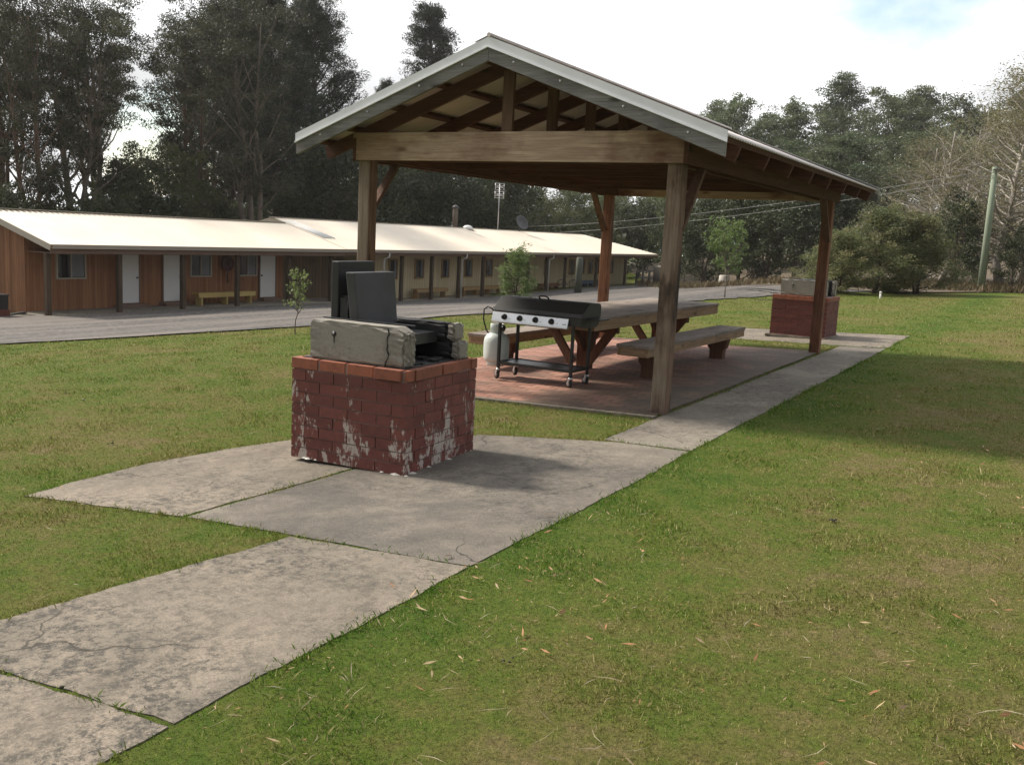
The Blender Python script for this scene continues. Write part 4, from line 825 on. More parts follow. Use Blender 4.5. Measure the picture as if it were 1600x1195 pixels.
obj('drum_body', MB().lathe([(.55, -.1), (.55, 1.2), (.53, 1.26), (.45, 1.28), (0, 1.28)], n=22), M['verandah'], t)
x0, y0, z0 = at(983, 67); x1, y1, z1 = at(1012, 69)
t = thing('rail_fence', 'low grey rail fence past the far end of the cream cabin', 'fence', ((x0+x1)/2, (y0+y1)/2, (z0+z1)/2))
for k_ in np.linspace(0, 1, 4):
    xx, yy = x0+(x1-x0)*k_, y0+(y1-y0)*k_; obj('post', MB().box(xx-.06, xx+.06, yy-.06, yy+.06, gz(xx, yy)-.1, gz(xx, yy)+.95), M['barge'], t, .005, True)
for q in (.45, .88): obj('rail', MB().beam((x0, y0-.085, z0+q), (x1, y1-.085, z1+q), .05, .1), M['barge'], t, .004, True)
t = thing('bollard', 'thick grey green timber post standing in front of the blue bench', 'post', (-22.6, 46.8, gz(-22.6, 46.8))); obj('shaft', MB().lathe([(.19, -.2), (.18, 1.4), (.17, 1.88), (.13, 1.9), (0, 1.9)], n=14), M['grey_post'], t)
t = thing('tree_stump', 'pale cut tree stump at the edge of the forest behind the driveway', 'stump', at(1118, 60)); obj('wood', MB().lathe([(.42, -.1), (.34, .15), (.3, .62), (.27, .66), (0, .67)], n=14), M['bark_pale'], t)
t = thing('marker_post', 'small white marker peg in front of the big brown bush', 'marker', at(1361, 34.0)); obj('peg', MB().lathe([(.03, -.1), (.03, .17), (.0, .18)], n=8), M['white'], t); obj('cap', MB().lathe([(.045, .181), (.045, .22), (0, .24)], n=8), M['white'], t)
# power pole and its two lines
pb = (-2.94, 42.56, gz(-2.94, 42.56))
pp = thing('power_pole', 'leaning greenish timber power pole before the bare white limbed trees', 'power pole', pb)
lean = Vector((-.02, 0, 4.83))
obj('shaft', MB().tube([lean*(-.05), lean*.5, lean], [.15, .125, .10], 12), M['pole_green'], pp); tp = Vector(pb)+lean
obj('crossarm', MB().beam(lean*.975+Vector((-.05, -.15, 0)), lean*.975+Vector((.25, -.15, 0)), .06, .07), M['bark_grey'], pp)
for i, (v0, v1) in enumerate(((350, 336), (362, 345))):
    for nm in ('left', 'right'):
        if nm == 'right' and i: continue
        u_, v_, d_ = (640, v0, 84) if nm == 'left' else (1760, 268, 46)
        q = cF+cR*(u_-800)/FPX-cU*(v_-597.5)/FPX; q = q/math.hypot(q[0], q[1])*d_; b_ = Vector((q[0], q[1], CAM[2]+q[2])); a_ = tp+Vector((0, -.16, -.12-.22*i))
        pts = [a_.lerp(b_, k_)-Vector((0, 0, (1.0 if nm == 'left' else .1)*4*k_*(1-k_))) for k_ in np.linspace(0, 1, 24)]
        obj('wire', MB().tube([tuple(p_) for p_ in pts], .010, 5), M['wire'], pp, 0, True)

# ------------------------------------------------------------------ vegetation
def leaf_mesh(C_, size, aspect, r, dirs=None, tilt=1.0, fold=0):
    """one diamond quad per centre; returns verts (4N,3), faces"""
    n = len(C_); d = r.normal(size=(n, 3)) if dirs is None else dirs+r.normal(size=(n, 3))*tilt
    d /= np.linalg.norm(d, axis=1, keepdims=True)+1e-9; q = r.normal(size=(n, 3)); sd = np.cross(d, q); sd /= np.linalg.norm(sd, axis=1, keepdims=True)+1e-9
    s = (size*r.uniform(.6, 1.35, n))[:, None] if np.isscalar(size) else size[:, None]
    a = C_-d*s*.5; b = C_+sd*s*aspect*.5; c = C_+d*s*.5; e = C_-sd*s*aspect*.5
    return np.stack([a, b, c, e], 1).reshape(-1, 3)
def quads_obj(name, V, tone, mat, parent=None):
    me = bpy.data.meshes.new(name); n = len(V)//4
    me.vertices.add(n*4); me.vertices.foreach_set('co', V.astype(np.float32).ravel()); me.loops.add(n*4); me.loops.foreach_set('vertex_index', np.arange(n*4, dtype=np.int32))
    me.polygons.add(n); me.polygons.foreach_set('loop_start', np.arange(0, n*4, 4, dtype=np.int32)); me.polygons.foreach_set('loop_total', np.full(n, 4, np.int32)); me.update(calc_edges=True)
    a = me.attributes.new('tone', 'FLOAT', 'FACE'); a.data.foreach_set('value', tone.astype(np.float32)); me.materials.append(mat); return link_mesh(name, me, parent)
def tree(name, seed, H, tr, cb, Rc, prof, nl, el, clump, nleaf, leaf, asp, lmat, bmat, stems=1, sub=3, spread=.0, flat=.6, up=.35, bare=0, droop=0, fork=0, crownname='crown', along=(.5, 1.0)):
    r = np.random.default_rng(seed); T = MB(); Cs = []; Ds = []; root = thing(name, None, None, (0, 0, -200))
    for st in range(stems):
        az = r.uniform(0, 6.28); lean_ = np.array([math.cos(az), math.sin(az), 0])*spread*r.uniform(.4, 1)*H; Hs = H*r.uniform(.82, 1) if st else H
        k = 9; hs_ = np.linspace(0, 1, k); wob = np.cumsum(r.normal(0, .012*H, (k, 2)), axis=0); wob[0] = 0
        b0 = np.array([r.normal(0, .02*H), r.normal(0, .02*H), 0]) if st else np.zeros(3)
        P = np.array([b0+lean_*t**1.2+np.array([wob[i, 0], wob[i, 1], t*Hs]) for i, t in enumerate(hs_)]); P[0, 2] = -.4
        R0 = tr*(.75 if st else 1); rad = R0*(1-hs_*.86)**.9; rad[0] *= 1.35
        T.tube(P.tolist(), rad.tolist(), 8)
        nn = nl//stems
        for i in range(nn):
            t = cb+(.97-cb)*(i+r.uniform(0, .9))/nn; t = min(.985, t); base = np.array([np.interp(t, hs_, P[:, j]) for j in range(3)])
            a = i*2.4+r.uniform(-.6, .6); u = (t-cb)/(1-cb); ln = Rc*prof(u)*r.uniform(.65, 1.15); e = el(u)+r.uniform(-.2, .2)
            d = np.array([math.cos(a)*math.cos(e), math.sin(a)*math.cos(e), math.sin(e)]); pts = [base]; kk = 5
            for q in range(kk):
                d = d+np.array([0, 0, up/kk-droop/kk*q])+r.normal(0, .10, 3); d /= np.linalg.norm(d); pts.append(pts[-1]+d*ln/kk)
            lr = max(.012, min(R0*.45, R0*(1-t*.8)*.5)); T.tube([p.tolist() for p in pts], np.linspace(lr, lr*.22, kk+1).tolist(), 5, False)
            if r.random() < bare: 
                for q in (2, 3, 4):
                    d2 = d+r.normal(0, .5, 3); d2 /= np.linalg.norm(d2); T.tube([pts[q].tolist(), (pts[q]+d2*ln*.15).tolist(), (pts[q]+d2*ln*.3+np.array([0, 0, .05])).tolist()], [lr*.4, lr*.25, lr*.1], 4, False)
                continue
            for q in range(sub):
                f = along[0]+(along[1]-along[0])*(q+.5*r.random())/max(1, sub-.5); pp_ = np.array([np.interp(f*kk, range(kk+1), [p[j] for p in pts]) for j in range(3)])
                d2 = d+r.normal(0, .55, 3); d2 /= np.linalg.norm(d2); tip = pp_+d2*clump*r.uniform(.4, 1.3)
                T.tube([pp_.tolist(), tip.tolist()], [lr*.3, lr*.1], 4, False); Cs.append(tip); Ds.append(d2)
    Cs = np.array(Cs); Ds = np.array(Ds); n = len(Cs)
    cs = r.uniform(.6, 1.25, n)*clump; idx = np.repeat(np.arange(n), nleaf); off = r.normal(size=(len(idx), 3)); off /= np.linalg.norm(off, axis=1, keepdims=True); off *= r.uniform(.15, 1, (len(idx), 1))**.55
    off *= cs[idx][:, None]*np.array([1, 1, flat]); C_ = Cs[idx]+off; keep = C_[:, 2] > .05; C_ = C_[keep]; idx = idx[keep]
    tone = np.clip(r.uniform(0, 1, n)[idx]*.55+r.uniform(0, 1, len(idx))*.45, 0, 1)
    V = leaf_mesh(C_, leaf, asp, r, Ds[idx] if droop == 0 else None, 1.1)
    obj('trunk', T, bmat, root); quads_obj(crownname, V, tone, lmat, root)
    return root
KIND = {}
KIND['gum1'] = tree('gum_tree', 1, 17, .30, .30, 4.6, lambda u: .45+.75*math.sin(math.pi*min(1, u*.85+.1)), 48, lambda u: .75+.3*u, .85, 200, .18, .32, M['lf_gum'], M['bark_grey'], stems=3, sub=4, spread=.12, flat=.55)
KIND['gum2'] = tree('gum_tree', 2, 17, .28, .40, 4.2, lambda u: .5+.7*math.sin(math.pi*min(1, u*.8+.15)), 48, lambda u: .9, .80, 200, .18, .32, M['lf_gum'], M['bark_red'], stems=4, sub=4, spread=.13, flat=.5)
KIND['gum3'] = tree('gum_tree', 3, 17, .24, .22, 3.8, lambda u: .6+.6*math.sin(math.pi*u), 50, lambda u: .6+.4*u, .90, 200, .18, .32, M['lf_gum'], M['bark_red'], stems=2, sub=4, spread=.07, flat=.55)
KIND['pine1'] = tree('pine_tree', 5, 18, .34, .10, 5.0, lambda u: 1.08*(1-u)**.62+.14, 100, lambda u: .12+.75*u, .60, 150, .25, .16, M['lf_pine'], M['bark_dark'], sub=6, flat=.8, up=.55, along=(.3, 1.0))
KIND['pine2'] = tree('pine_tree', 6, 20, .30, .16, 4.4, lambda u: 1.1*(1-u)**.7+.10, 84, lambda u: .1+.7*u, .55, 140, .24, .16, M['lf_pine'], M['bark_dark'], sub=6, flat=.8, up=.5, along=(.35, 1.0))
rnd_ = lambda u: .55+.75*math.sin(math.pi*min(1, .15+u*.8))
KIND['pine3'] = tree('pine_tree', 7, 20, .28, .12, 4.6, lambda u: 1.0*(1-u)**.8+.05, 120, lambda u: .18+.55*u, .42, 90, .24, .16, M['lf_pine'], M['bark_dark'], sub=6, flat=.8, up=.45, along=(.15, 1.0))
KIND['hill1'] = tree('gum_tree', 8, 16, .22, .30, 3.6, rnd_, 52, lambda u: .7+.5*u, 1.0, 110, .24, .5, M['lf_hill'], M['bark_pale'], sub=3, flat=.6, stems=1)
KIND['hill2'] = tree('gum_tree', 9, 18, .24, .42, 3.4, rnd_, 44, lambda u: .75+.5*u, 1.05, 120, .24, .5, M['lf_hill'], M['bark_grey'], sub=3, flat=.6, stems=1)
KIND['hill3'] = tree('gum_tree', 10, 14, .2, .12, 3.8, rnd_, 52, lambda u: .5+.7*u, 1.05, 110, .24, .5, M['lf_hill'], M['bark_grey'], sub=3, flat=.65, stems=2, spread=.08)
KIND['wattle1'] = tree('wattle_tree', 12, 8, .14, .10, 3.0, rnd_, 44, lambda u: .6+.5*u, .8, 80, .24, .3, M['lf_wattle'], M['bark_grey'], sub=4, flat=.8, stems=2, spread=.1, droop=.5)
KIND['scrub1'] = tree('shrub', 14, 5, .09, .04, 2.4, rnd_, 40, lambda u: .4+.7*u, .75, 80, .22, .4, M['lf_scrub'], M['bark_dark'], sub=4, flat=.8, stems=3, spread=.12)
KIND['scrub2'] = tree('shrub', 15, 5, .09, .06, 2.2, rnd_, 34, lambda u: .5+.7*u, .6, 60, .2, .4, M['lf_scrub'], M['bark_dark'], sub=4, flat=.8, stems=3, spread=.16)
KIND['bush1'] = tree('bush', 17, 4.6, .09, .02, 2.5, lambda u: 1.0*(1-u)**.45+.1, 60, lambda u: .15+1.0*u, .5, 80, .15, .35, M['lf_bush'], M['bark_dark'], sub=5, flat=.85, stems=3, spread=.10, along=(.35, 1))
KIND['poplar1'] = tree('bare_limbed_tree', 20, 14, .19, .12, 3.6, lambda u: 1.0*(1-u)**.5+.25, 84, lambda u: .25+.75*u, .75, 46, .11, .6, M['lf_autumn'], M['bark_limb'], sub=4, flat=.9, up=.3, bare=.22, along=(.35, 1))
KIND['poplar2'] = tree('bare_limbed_tree', 21, 13, .15, .10, 3.4, lambda u: .9*(1-u)**.4+.3, 90, lambda u: .3+.7*u, .7, 30, .11, .6, M['lf_autumn'], M['bark_limb'], sub=4, flat=.9, up=.2, bare=.55, stems=2, spread=.12, along=(.35, 1))
KIND['sap1'] = tree('sapling', 25, 1.25, .012, .35, .30, lambda u: .9-.4*u, 18, lambda u: .7, .12, 12, .065, .4, M['lf_sap'], M['bark_dark'], sub=2, flat=1.0)
KIND['sap2'] = tree('sapling', 26, 2.4, .022, .08, .62, lambda u: 1.0*(1-u)**.6+.15, 46, lambda u: .75, .16, 30, .11, .2, M['lf_sap'], M['bark_dark'], sub=3, flat=1.0, stems=2, spread=.05)
KIND['sap3'] = tree('sapling', 27, 3.2, .03, .30, 1.0, rnd_, 30, lambda u: .7, .24, 22, .14, .45, M['lf_sap'], M['bark_grey'], sub=3, flat=.9)
SRC_H = {k: max(max(v.co.z for v in c.data.vertices) for c in kids(o)) for k, o in KIND.items()}
USED = set()
def plant(kind, u, dist, hscale, label, cat, group=None, wscale=None, rot=None, name=None, top=None):
    src = KIND[kind]
    if kind in USED: o = copy_tree(src)
    else: o = src; USED.add(kind)
    o.location = at(u, dist)
    if top is not None:                  # height that brings the crown to the tree's real skyline elevation
        d = cF+cR*(u-800)/FPX-cU*(top-597.5)/FPX; zt = CAM[2]+d[2]/math.hypot(d[0], d[1])*dist; hscale = (zt-o.location.z)/SRC_H[kind]
    o.rotation_euler = (0, 0, random.uniform(0, 6.28) if rot is None else rot); ws = wscale or hscale
    o.scale = (ws, ws, hscale); tag(o, label, cat, group)
    if name: o.name = name
    return o
G1 = 'tall trees behind the cabins'
plant('gum2', 12, 50, .98, 'dark gum tree whose trunk stands at the far left edge behind the brown cabin', 'tree', G1, top=-60)
plant('gum3', 52, 46, .95, 'slim gum tree second from the left edge behind the brown cabin', 'tree', G1, top=-40)
plant('gum1', 118, 49, 1.0, 'forked gum tree with thick grey trunks left of the sky gap above the brown cabin', 'tree', G1, top=-50)
plant('gum2', 160, 56, 1.05, 'dark gum tree just left of the bright sky gap over the brown cabin', 'tree', G1, top=-40)
plant('gum3', 300, 55, 1.02, 'thin crowned gum tree just right of the bright sky gap over the brown cabin', 'tree', G1, top=-30)
plant('pine1', 362, 60, .98, 'dense dark pine rising behind the middle of the brown cabin roof', 'tree', G1, top=-40)
plant('gum1', 395, 52, 1.0, 'grey trunked gum tree in front of the dense pines left of the shelter', 'tree', G1, top=-30)
plant('pine2', 440, 66, .98, 'dark pine left of the shelter gable, nearest to the open sky', 'tree', G1, top=-45)
plant('pine1', 478, 74, 1.10, 'tall plumed dark pine beside the white sky left of the shelter roof', 'tree', G1, top=-25)
plant('pine1', 415, 72, 1.0, 'dense dark pine filling the middle of the tree belt behind the timber cabin', 'tree', G1, top=-20)
plant('gum2', 330, 66, 1.0, 'dim gum tree standing behind the others above the brown cabin doors', 'tree', G1, top=-20)
plant('pine3', 659, 92, 1.02, 'tall lone pine rising behind the left slope of the shelter roof', 'tree', G1, wscale=1.7, top=4)
plant('pine3', 578, 95, .72, 'smaller pine top peeping over the left slope of the shelter roof', 'tree', G1, top=118)
plant('pine1', 640, 84, .62, 'dark low pine seen under the shelter beam left of the antenna', 'tree', G1, wscale=.8, top=225)
plant('pine1', 745, 82, .58, 'dark pine seen under the shelter beam behind the antenna', 'tree', G1, wscale=.8, top=275)
G2 = 'shrubs and small trees behind the cabins'
for u, d, hs_, kd, lb in ((20, 44, .62, 'scrub1', 'dark shrub behind the left end of the brown cabin roof'), (85, 47, .6, 'scrub2', 'dark shrub at the foot of the forked gum tree'), (170, 46, .62, 'scrub1', 'dark shrub just left of the low sky gap above the cabin roof'), (215, 50, .9, 'scrub1', 'leafy dark shrub under the sky gap above the brown cabin'),
        (270, 52, .95, 'wattle1', 'olive green wattle right of the sky gap above the brown cabin'), (335, 52, .65, 'scrub2', 'dark shrub behind the brown cabin doors'), (395, 56, .7, 'scrub1', 'dark shrub behind the small gable on the cabin roof'), (455, 58, .85, 'scrub2', 'dark shrub under the tall plumed pine'), (505, 58, 1.35, 'scrub2', 'open scrubby tree left of the front left shelter post'), (548, 62, 1.4, 'scrub1', 'scrubby tree under the left eave of the shelter'),
        (610, 68, 1.3, 'scrub1', 'dark scrub just right of the front left shelter post'), (665, 70, 1.35, 'scrub1', 'dark scrub behind the flue pipe'), (720, 72, 1.3, 'scrub2', 'dark scrub left of the television antenna'), (772, 74, 1.25, 'scrub1', 'dark scrub behind the television antenna')):
    ex_ = kd == 'wattle1'
    plant(kd, u, d, hs_*(.75 if ex_ else 1), lb, 'tree' if ex_ else 'shrub', G2)
for u, d, hs_, lb in ((838, 78, .98, 'pale olive wattle behind the satellite dish'), (890, 82, 1.0, 'pale olive wattle above the right end of the cream roof'), (805, 88, 1.0, 'olive wattle between the television antenna and the satellite dish'), (862, 90, 1.0, 'olive wattle just right of the satellite dish'), (940, 84, .95, 'olive wattle left of the rear left shelter post'), (1025, 78, 1.0, 'bright green wattle right of the rear left shelter post'), (1075, 84, .9, 'green wattle just right of the front right shelter post')):
    plant('wattle1', u, d, hs_, lb, 'tree', 'wattles at the edge of the forest', top={805: 268, 862: 272, 838: 290, 890: 286, 940: 300, 1025: 300, 1075: 330}[u])
G3 = 'forest trees on the hillside'
hill = [(1075, 118, 1.02, 'hill2', 'slender hillside gum tree first right of the shelter ridge on the skyline'), (1105, 104, .86, 'hill1', 'hillside gum tree just above the right slope of the shelter roof'), (1150, 108, .84, 'hill3', 'low hillside gum tree in the skyline dip over the shelter eave'), (1185, 112, .92, 'hill2', 'hillside gum tree right of the skyline dip'), (1220, 106, 1.04, 'hill1', 'broad hillside gum tree left of the tallest one'),
        (1290, 112, 1.22, 'hill2', 'tallest hillside gum tree with a round tufted crown'), (1258, 118, 1.1, 'hill1', 'hillside gum tree immediately left of the tallest one'), (1335, 106, 1.02, 'hill3', 'hillside gum tree immediately right of the tallest one'), (1372, 112, 1.08, 'hill1', 'hillside gum tree above the big brown bush'), (1412, 116, 1.08, 'hill2', 'narrow pointed hillside gum tree above the right side of the brown bush'), (1450, 106, 1.0, 'hill3', 'hillside gum tree in the skyline left of the autumn trees'), (1482, 116, 1.05, 'hill1', 'hillside gum tree next to the autumn trees on the skyline'), (1530, 112, 1.05, 'hill2', 'hillside gum tree behind the autumn trees')]
TOPS = {1075: 150, 1105: 140, 1150: 185, 1185: 175, 1220: 150, 1290: 112, 1258: 155, 1335: 135, 1372: 142, 1412: 133, 1450: 142, 1482: 160, 1530: 140, 1100: 250, 1160: 240, 1200: 215, 1250: 210, 1300: 200, 1355: 215, 1410: 200, 1000: 290, 950: 285,
        1545: 85, 1470: 175, 1425: 200, 1590: 70, 1508: 140, 1640: 80, 1452: 265, 1572: 105, 1292: 352, 1352: 312, 1415: 324}
for u, d, hs_, kd, lb in hill: plant(kd, u, d, hs_, lb, 'tree', G3, top=TOPS[u], wscale=.95)
mid_ = [(1100, 82, .72, 'hill3', 'dark tree at the forest edge above the slim sapling'), (1160, 76, .74, 'hill1', 'dense dark tree at the forest edge behind the slim sapling'), (1200, 82, .86, 'hill3', 'dense tree at the forest edge left of the rear right shelter post'), (1250, 80, .95, 'hill3', 'dark green tree at the forest edge behind the rear right shelter post'), (1300, 78, .85, 'hill1', 'dense tree at the forest edge above the rear right eave'), (1355, 84, .95, 'hill3', 'green tree at the forest edge behind the brown bush'), (1410, 78, .85, 'hill1', 'tree at the forest edge behind the right half of the brown bush'), (1000, 92, .85, 'hill3', 'dark tree seen under the shelter between its left and right posts'), (950, 98, .85, 'hill1', 'dark tree seen under the shelter left of its rear left post')]
for u, d, hs_, kd, lb in mid_: plant(kd, u, d, hs_, lb, 'tree', G3, top=TOPS[u], wscale=.85)
for i, (u, d, hs_, kd) in enumerate(((985, 74, .8, 'scrub1'), (1040, 70, .9, 'scrub2'), (1085, 64, .85, 'scrub1'), (1140, 62, .95, 'scrub1'), (1180, 60, .9, 'scrub2'), (1225, 58, .9, 'scrub1'), (1262, 54, .85, 'scrub1'))):
    plant(kd, u, d, hs_, 'dark undergrowth shrub at the forest edge '+('past the end of the cream cabin', 'behind the front right shelter post', 'behind the pale stump', 'behind the slim sapling', 'just right of the slim sapling', 'left of the far brick barbecue', 'behind the far brick barbecue')[i], 'shrub', 'undergrowth at the forest edge')
for u, d, hs_, lb in ((1292, 36.5, .80, 'brownish bush just right of the far barbecue, leftmost of three'), (1352, 38, .96, 'tall brownish bush in the middle of the clump beyond the lawn'), (1415, 38.5, .86, 'brownish bush at the right end of the clump beyond the lawn')):
    plant('bush1', u, d, hs_, lb, 'bush', 'brown bushes beyond the lawn', wscale=hs_*.78, top=TOPS[u])
G4 = 'autumn trees at the right'
for u, d, hs_, kd, lb in ((1545, 48, .98, 'poplar1', 'white limbed autumn tree just right of the leaning power pole'), (1470, 52, .80, 'poplar2', 'leaning pale limbed autumn tree left of the power pole'), (1425, 58, .84, 'poplar1', 'yellow green autumn tree behind the right end of the bush clump'), (1590, 50, 1.08, 'poplar2', 'bare limbed autumn tree at the right edge'), (1508, 60, .98, 'poplar2', 'autumn tree behind the leaning power pole'), (1640, 52, 1.1, 'poplar1', 'autumn tree cut by the right edge of the photo'), (1452, 47, .6, 'poplar2', 'low bare limbed tree just right of the brown bush clump'), (1572, 56, 1.1, 'poplar1', 'tall yellow green autumn tree between the pole and the right edge')):
    plant(kd, u, d, hs_, lb, 'tree', G4, wscale=1.0, top=TOPS[u])
for u, d, hs_, lb in ((1560, 43, .36, 'small dark green shrub at the foot of the power pole'), (1475, 46, .6, 'dark shrub right of the brown bush clump'), (1610, 48, .6, 'low shrub at the right edge beyond the lawn')): plant('scrub2', u, d, hs_, lb, 'shrub', 'low shrubs beyond the lawn')
sp_ = plant('sap1', 462, 17.75, 1.0, 'thin young sapling alone on the lawn left of the near barbecue', 'sapling'); sp_.location = (-11.83, 13.06, gz(-11.83, 13.06)); sp_.scale = (.9, .9, .84)
sp_ = plant('sap2', 806, 24, 1.0, 'bushy green sapling behind the gas grill', 'sapling'); sp_.location = (-12.45, 22.0, gz(-12.45, 22.0)); sp_.scale = (1.0, 1.0, .66)
sp_ = plant('sap3', 1132, 31.3, 1.0, 'slim pale green sapling at the lawn edge right of the front right shelter post', 'sapling'); sp_.location = (-9.3, 29.86, gz(-9.3, 29.86)); sp_.scale = (.64, .64, .66)

# far forest mass and dry ground cover (nobody could count it)
r = np.random.default_rng(40)
def mass(name, pts, size, asp, mat, label, cat, tone=None, dirs=None, tilt=1):
    V = leaf_mesh(pts, size, asp, r, dirs, tilt); o = quads_obj(name, V, r.random(len(pts)) if tone is None else tone, mat); return tag(o, label, cat, kind='stuff')
cl_ = []
for i in range(420):
    u = r.uniform(560, 1700); d = r.uniform(88, 135); x, y, z = at(u, d); h = r.uniform(1.0, 7.5)+(1.5 if u > 1150 else 0)
    cl_.append((x, y, z+h))
cl_ = np.array(cl_); idx = np.repeat(np.arange(len(cl_)), 110); off = r.normal(size=(len(idx), 3)); off /= np.linalg.norm(off, axis=1, keepdims=True); off *= r.uniform(.2, 1, (len(idx), 1))**.5*np.array([2.0, 2.0, 1.7])
mass('forest', cl_[idx]+off, .38, .5, M['lf_hill'], 'far wooded hillside of dark green foliage between the single trees', 'forest', np.clip(r.random(len(cl_))[idx]*.6+r.random(len(idx))*.4, 0, 1))
cl_ = []
for i in range(260):
    u = r.uniform(-60, 1000); d = r.uniform(72, 100); x, y, z = at(u, d); cl_.append((x, y, z+r.uniform(.3, 4.6)))
cl_ = np.array(cl_); idx = np.repeat(np.arange(len(cl_)), 90); off = r.normal(size=(len(idx), 3)); off /= np.linalg.norm(off, axis=1, keepdims=True); off *= r.uniform(.2, 1, (len(idx), 1))**.5*np.array([1.8, 1.8, 1.2])
mass('forest', cl_[idx]+off, .5, .45, M['lf_scrub'], 'dark scrub wood behind the cabins', 'forest', np.clip(r.random(len(cl_))[idx]*.6+r.random(len(idx))*.4, 0, 1))
pts = []
for i in range(5200):
    u = r.uniform(985, 1640); f = r.random(); d0 = 62-(u-985)/(1250-985)*20 if u < 1250 else 41.5; x, y, z = at(u, d0+f*7+r.uniform(-.4, .4)); pts.append((x, y, z+.12))
pts = np.array(pts); mass('dry_grass', pts, .5, .10, M['dry_grass'], 'dry brown grass along the foot of the forest', 'grass', None, np.tile([0, 0, 1.0], (len(pts), 1)), .35)

# ------------------------------------------------------------------ lawn blades and litter
def inpoly(x, y, poly):
    c = np.zeros(len(x), bool); n = len(poly); j = n-1
    for i in range(n):
        xi, yi = poly[i]; xj, yj = poly[j]; cond = ((yi > y) != (yj > y)) & (x < (xj-xi)*(y-yi)/(yj-yi+1e-12)+xi); c ^= cond; j = i
    return c
def blocked(x, y, extra=True):
    b = np.zeros(len(x), bool)
    for p_ in SLABS: b |= inpoly(x, y, p_)
    return b | inpoly(x, y, ROADPOLY)
r = np.random.default_rng(50)
def scatter(n, r0, r1, pw):
    th = -YAW+r.uniform(-.64, .64, n); q = r.random(n); e = 2-pw; rad = (r0**e+(r1**e-r0**e)*q)**(1/e); return np.sin(th)*rad, np.cos(th)*rad, rad
x, y, rad = scatter(520000, 1.9, 36, 1.5); k_ = ~blocked(x, y); x, y, rad = x[k_], y[k_], rad[k_]
n = len(x); z = G(x, y); tuft = np.sin(x*5.1+2*np.sin(y*2.3))+np.sin(y*6.3+2*np.sin(x*3.1)); hgt = r.uniform(.006, .019, n)*(.75+.28*np.clip(tuft, -.6, 2))*(rad/3)**.3*np.where(r.random(n) > .97, 1.9, 1); az = r.uniform(0, 6.283, n); ln = r.uniform(.2, 1.2, n)
wd = .0013*(rad/2.5)**.72; dx, dy = np.cos(az), np.sin(az); P0 = np.c_[x, y, z-.002]; sdv = np.c_[-dy, dx, 0*x]*wd[:, None]
mid = P0+np.c_[dx*hgt*ln*.35, dy*hgt*ln*.35, hgt*.62]; tip = P0+np.c_[dx*hgt*ln, dy*hgt*ln, hgt]
V = np.stack([P0-sdv, P0+sdv, tip+sdv*.15, mid-sdv*.6], 1).reshape(-1, 3); tone = r.random(n)
tag(quads_obj('grass', V, tone, M['blade']), 'short green and straw coloured grass blades of the lawn', 'grass', kind='stuff')
# tufts along slab edges
E_ = []
for p_ in SLABS[:8]:
    for i in range(len(p_)):
        a_, b_ = np.array(p_[i]), np.array(p_[(i+1) % len(p_)]); m_ = int(np.hypot(*(b_-a_))*520)
        f = r.random(m_); q = a_+(b_-a_)*f[:, None]+r.normal(0, .03, (m_, 2)); kk = np.sin(f*9+i*2.1)+np.sin(f*23+i)+r.normal(0, .4, m_) > -.2; E_.append(q[kk])
E_ = np.concatenate(E_); cnt = sum(inpoly(E_[:, 0], E_[:, 1], offset(p_, .07)).astype(int) for p_ in SLABS[:8]); E_ = E_[(cnt < 2) | (r.random(len(E_)) < .22)]; bl_ = blocked(E_[:, 0], E_[:, 1]); E_ = E_[(~bl_) | (r.random(len(E_)) < .12)]
n = len(E_); x, y = E_.T; z = G(x, y); hgt = r.uniform(.010, .034, n); az = r.uniform(0, 6.283, n); dx, dy = np.cos(az), np.sin(az); wd = np.full(n, .0020); P0 = np.c_[x, y, z]; sdv = np.c_[-dy, dx, 0*x]*wd[:, None]; ln = r.uniform(.2, 1.2, n)
V = np.stack([P0-sdv, P0+sdv, P0+np.c_[dx*hgt*ln, dy*hgt*ln, hgt]+sdv*.15, P0+np.c_[dx*hgt*ln*.35, dy*hgt*ln*.35, hgt*.62]-sdv*.6], 1).reshape(-1, 3)
tag(quads_obj('grass', V, r.random(n)*.85, M['blade']), 'longer grass fringe growing along the concrete edges', 'grass', kind='stuff')
# fallen leaves, straws, pellets
x, y, rad = scatter(16000, 2.0, 16, 1.05); cl = np.sin(x*2.3+1)+np.sin(y*1.9)+np.sin((x+y)*.9)+r.normal(0, .7, len(x)) > (.35); right = (x > -2.6+(.0*y)); k_ = cl & (right | (r.random(len(x)) < .22)) & ~inpoly(x, y, ROADPOLY) & (~blocked(x, y) | (r.random(len(x)) < np.where(x > -2.9, .22, .04))); x, y = x[k_], y[k_]
n = len(x); az = r.uniform(0, 6.28, n); L_ = r.uniform(.005, .016, n)*np.where(r.random(n) > .82, 2.2, .8); dv = np.c_[np.cos(az), np.sin(az), r.normal(0, .22, n)]; sv = np.c_[-np.sin(az), np.cos(az), r.normal(0, .5, n)]*.17; C_ = np.c_[x, y, G(x, y)+np.where(blocked(x, y), .022, .022)]
V = np.stack([C_-dv*L_[:, None], C_+sv*L_[:, None]-dv*L_[:, None]*.2, C_+dv*L_[:, None], C_-sv*L_[:, None]-dv*L_[:, None]*.1], 1).reshape(-1, 3)
tag(quads_obj('leaf_litter', V, r.random(n), M['leaf_litter']), 'small fallen brown and orange leaves scattered over the lawn', 'leaf litter', kind='stuff')
x, y, rad = scatter(1000, 2.0, 14, 1.2); k_ = ((x > -2.5) | (r.random(len(x)) < .3)) & (~blocked(x, y) | (r.random(len(x)) < .05)); x, y = x[k_], y[k_]; n = len(x); az = r.uniform(0, 6.28, n); L_ = r.uniform(.02, .075, n)*np.where(r.random(n) > .985, 3.2, 1)
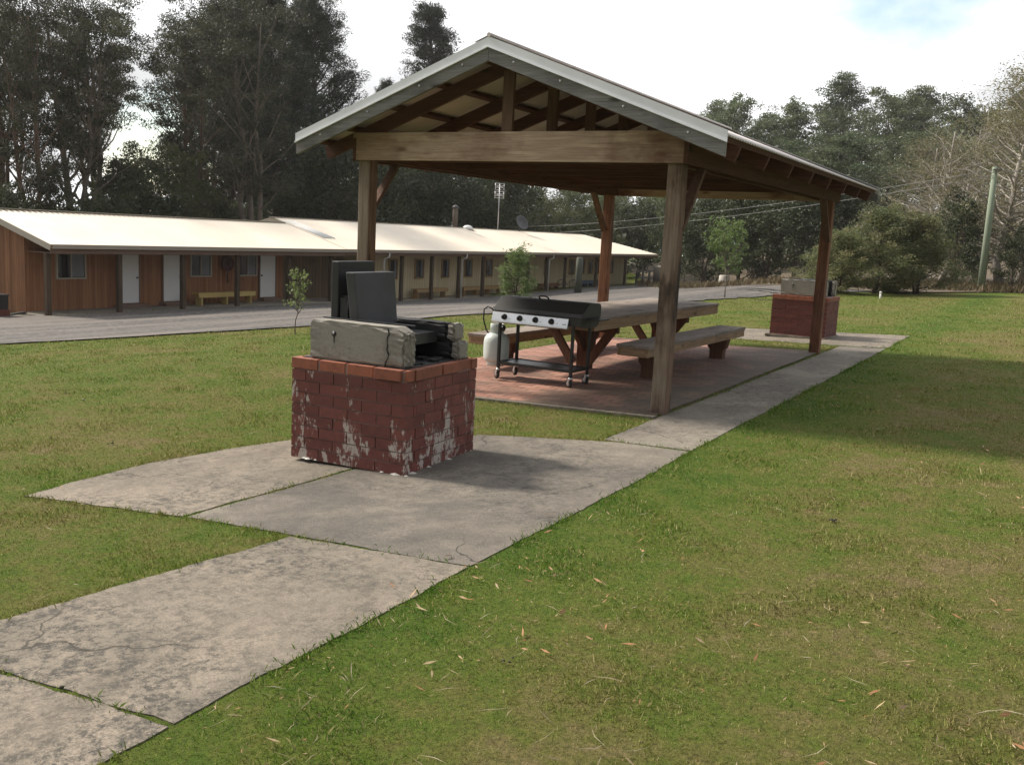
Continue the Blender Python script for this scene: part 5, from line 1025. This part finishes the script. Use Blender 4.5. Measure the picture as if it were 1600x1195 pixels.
dv = np.c_[np.cos(az), np.sin(az), r.normal(0, .12, n)]*L_[:, None]; sv = np.c_[-np.sin(az), np.cos(az),   .3+0*x]*.0015; C_ = np.c_[x, y, G(x, y)+.024]; bend = np.c_[-np.sin(az), np.cos(az), 0*x]*(L_*r.normal(0, .15, n))[:, None]
V = np.stack([C_-dv-sv, C_+bend-sv, C_+dv, C_+bend+sv], 1).reshape(-1, 3)
tag(quads_obj('straw', V, r.random(n), M['straw']), 'pale straws and thin twigs lying on the lawn', 'straw', kind='stuff')
m = MB(); rr_ = random.Random(3)
for i in range(24):
    x, y, rad = scatter(1, 2.6, 11, 1.0)
    if blocked(x, y)[0]: continue
    x, y = float(x[0]), float(y[0])
    for j in range(rr_.randint(2, 6)):
        px_, py_ = x+rr_.gauss(0, .018), y+rr_.gauss(0, .018); q = rr_.uniform(.004, .014); z = gz(px_, py_)+.022
        m.add([(px_+q*a_*rr_.uniform(.7, 1.3), py_+q*b_*rr_.uniform(.7, 1.3), z+q*c_*.6-.006) for a_, b_, c_ in ((1, 0, 0), (-1, 0, 0), (0, 1, 0), (0, -1, 0), (0, 0, 1), (0, 0, -1))], [(0, 2, 4), (2, 1, 4), (1, 3, 4), (3, 0, 4), (2, 0, 5), (1, 2, 5), (3, 1, 5), (0, 3, 5)], True)
tag(obj('animal_pellets', m, M['dropping']), 'small dark clumps of animal droppings on the lawn and path', 'droppings', kind='stuff')

# ------------------------------------------------------------------ haze
hz = MB().box(-424, 264, -64, 604, -40, 46); mh = bpy.data.materials.new('haze_air'); mh.use_nodes = True; t = mh.node_tree; t.nodes.clear()
o_ = N(t, 'ShaderNodeOutputMaterial'); pv = N(t, 'ShaderNodeVolumePrincipled'); pv.inputs['Color'].default_value = (.95, .94, .92, 1); pv.inputs['Density'].default_value = .0003; pv.inputs['Anisotropy'].default_value = .25
t.links.new(pv.outputs[0], o_.inputs['Volume']); tag(obj('haze', hz, mh), 'thin pale haze in the air over the lawn and forest', 'haze', kind='stuff')
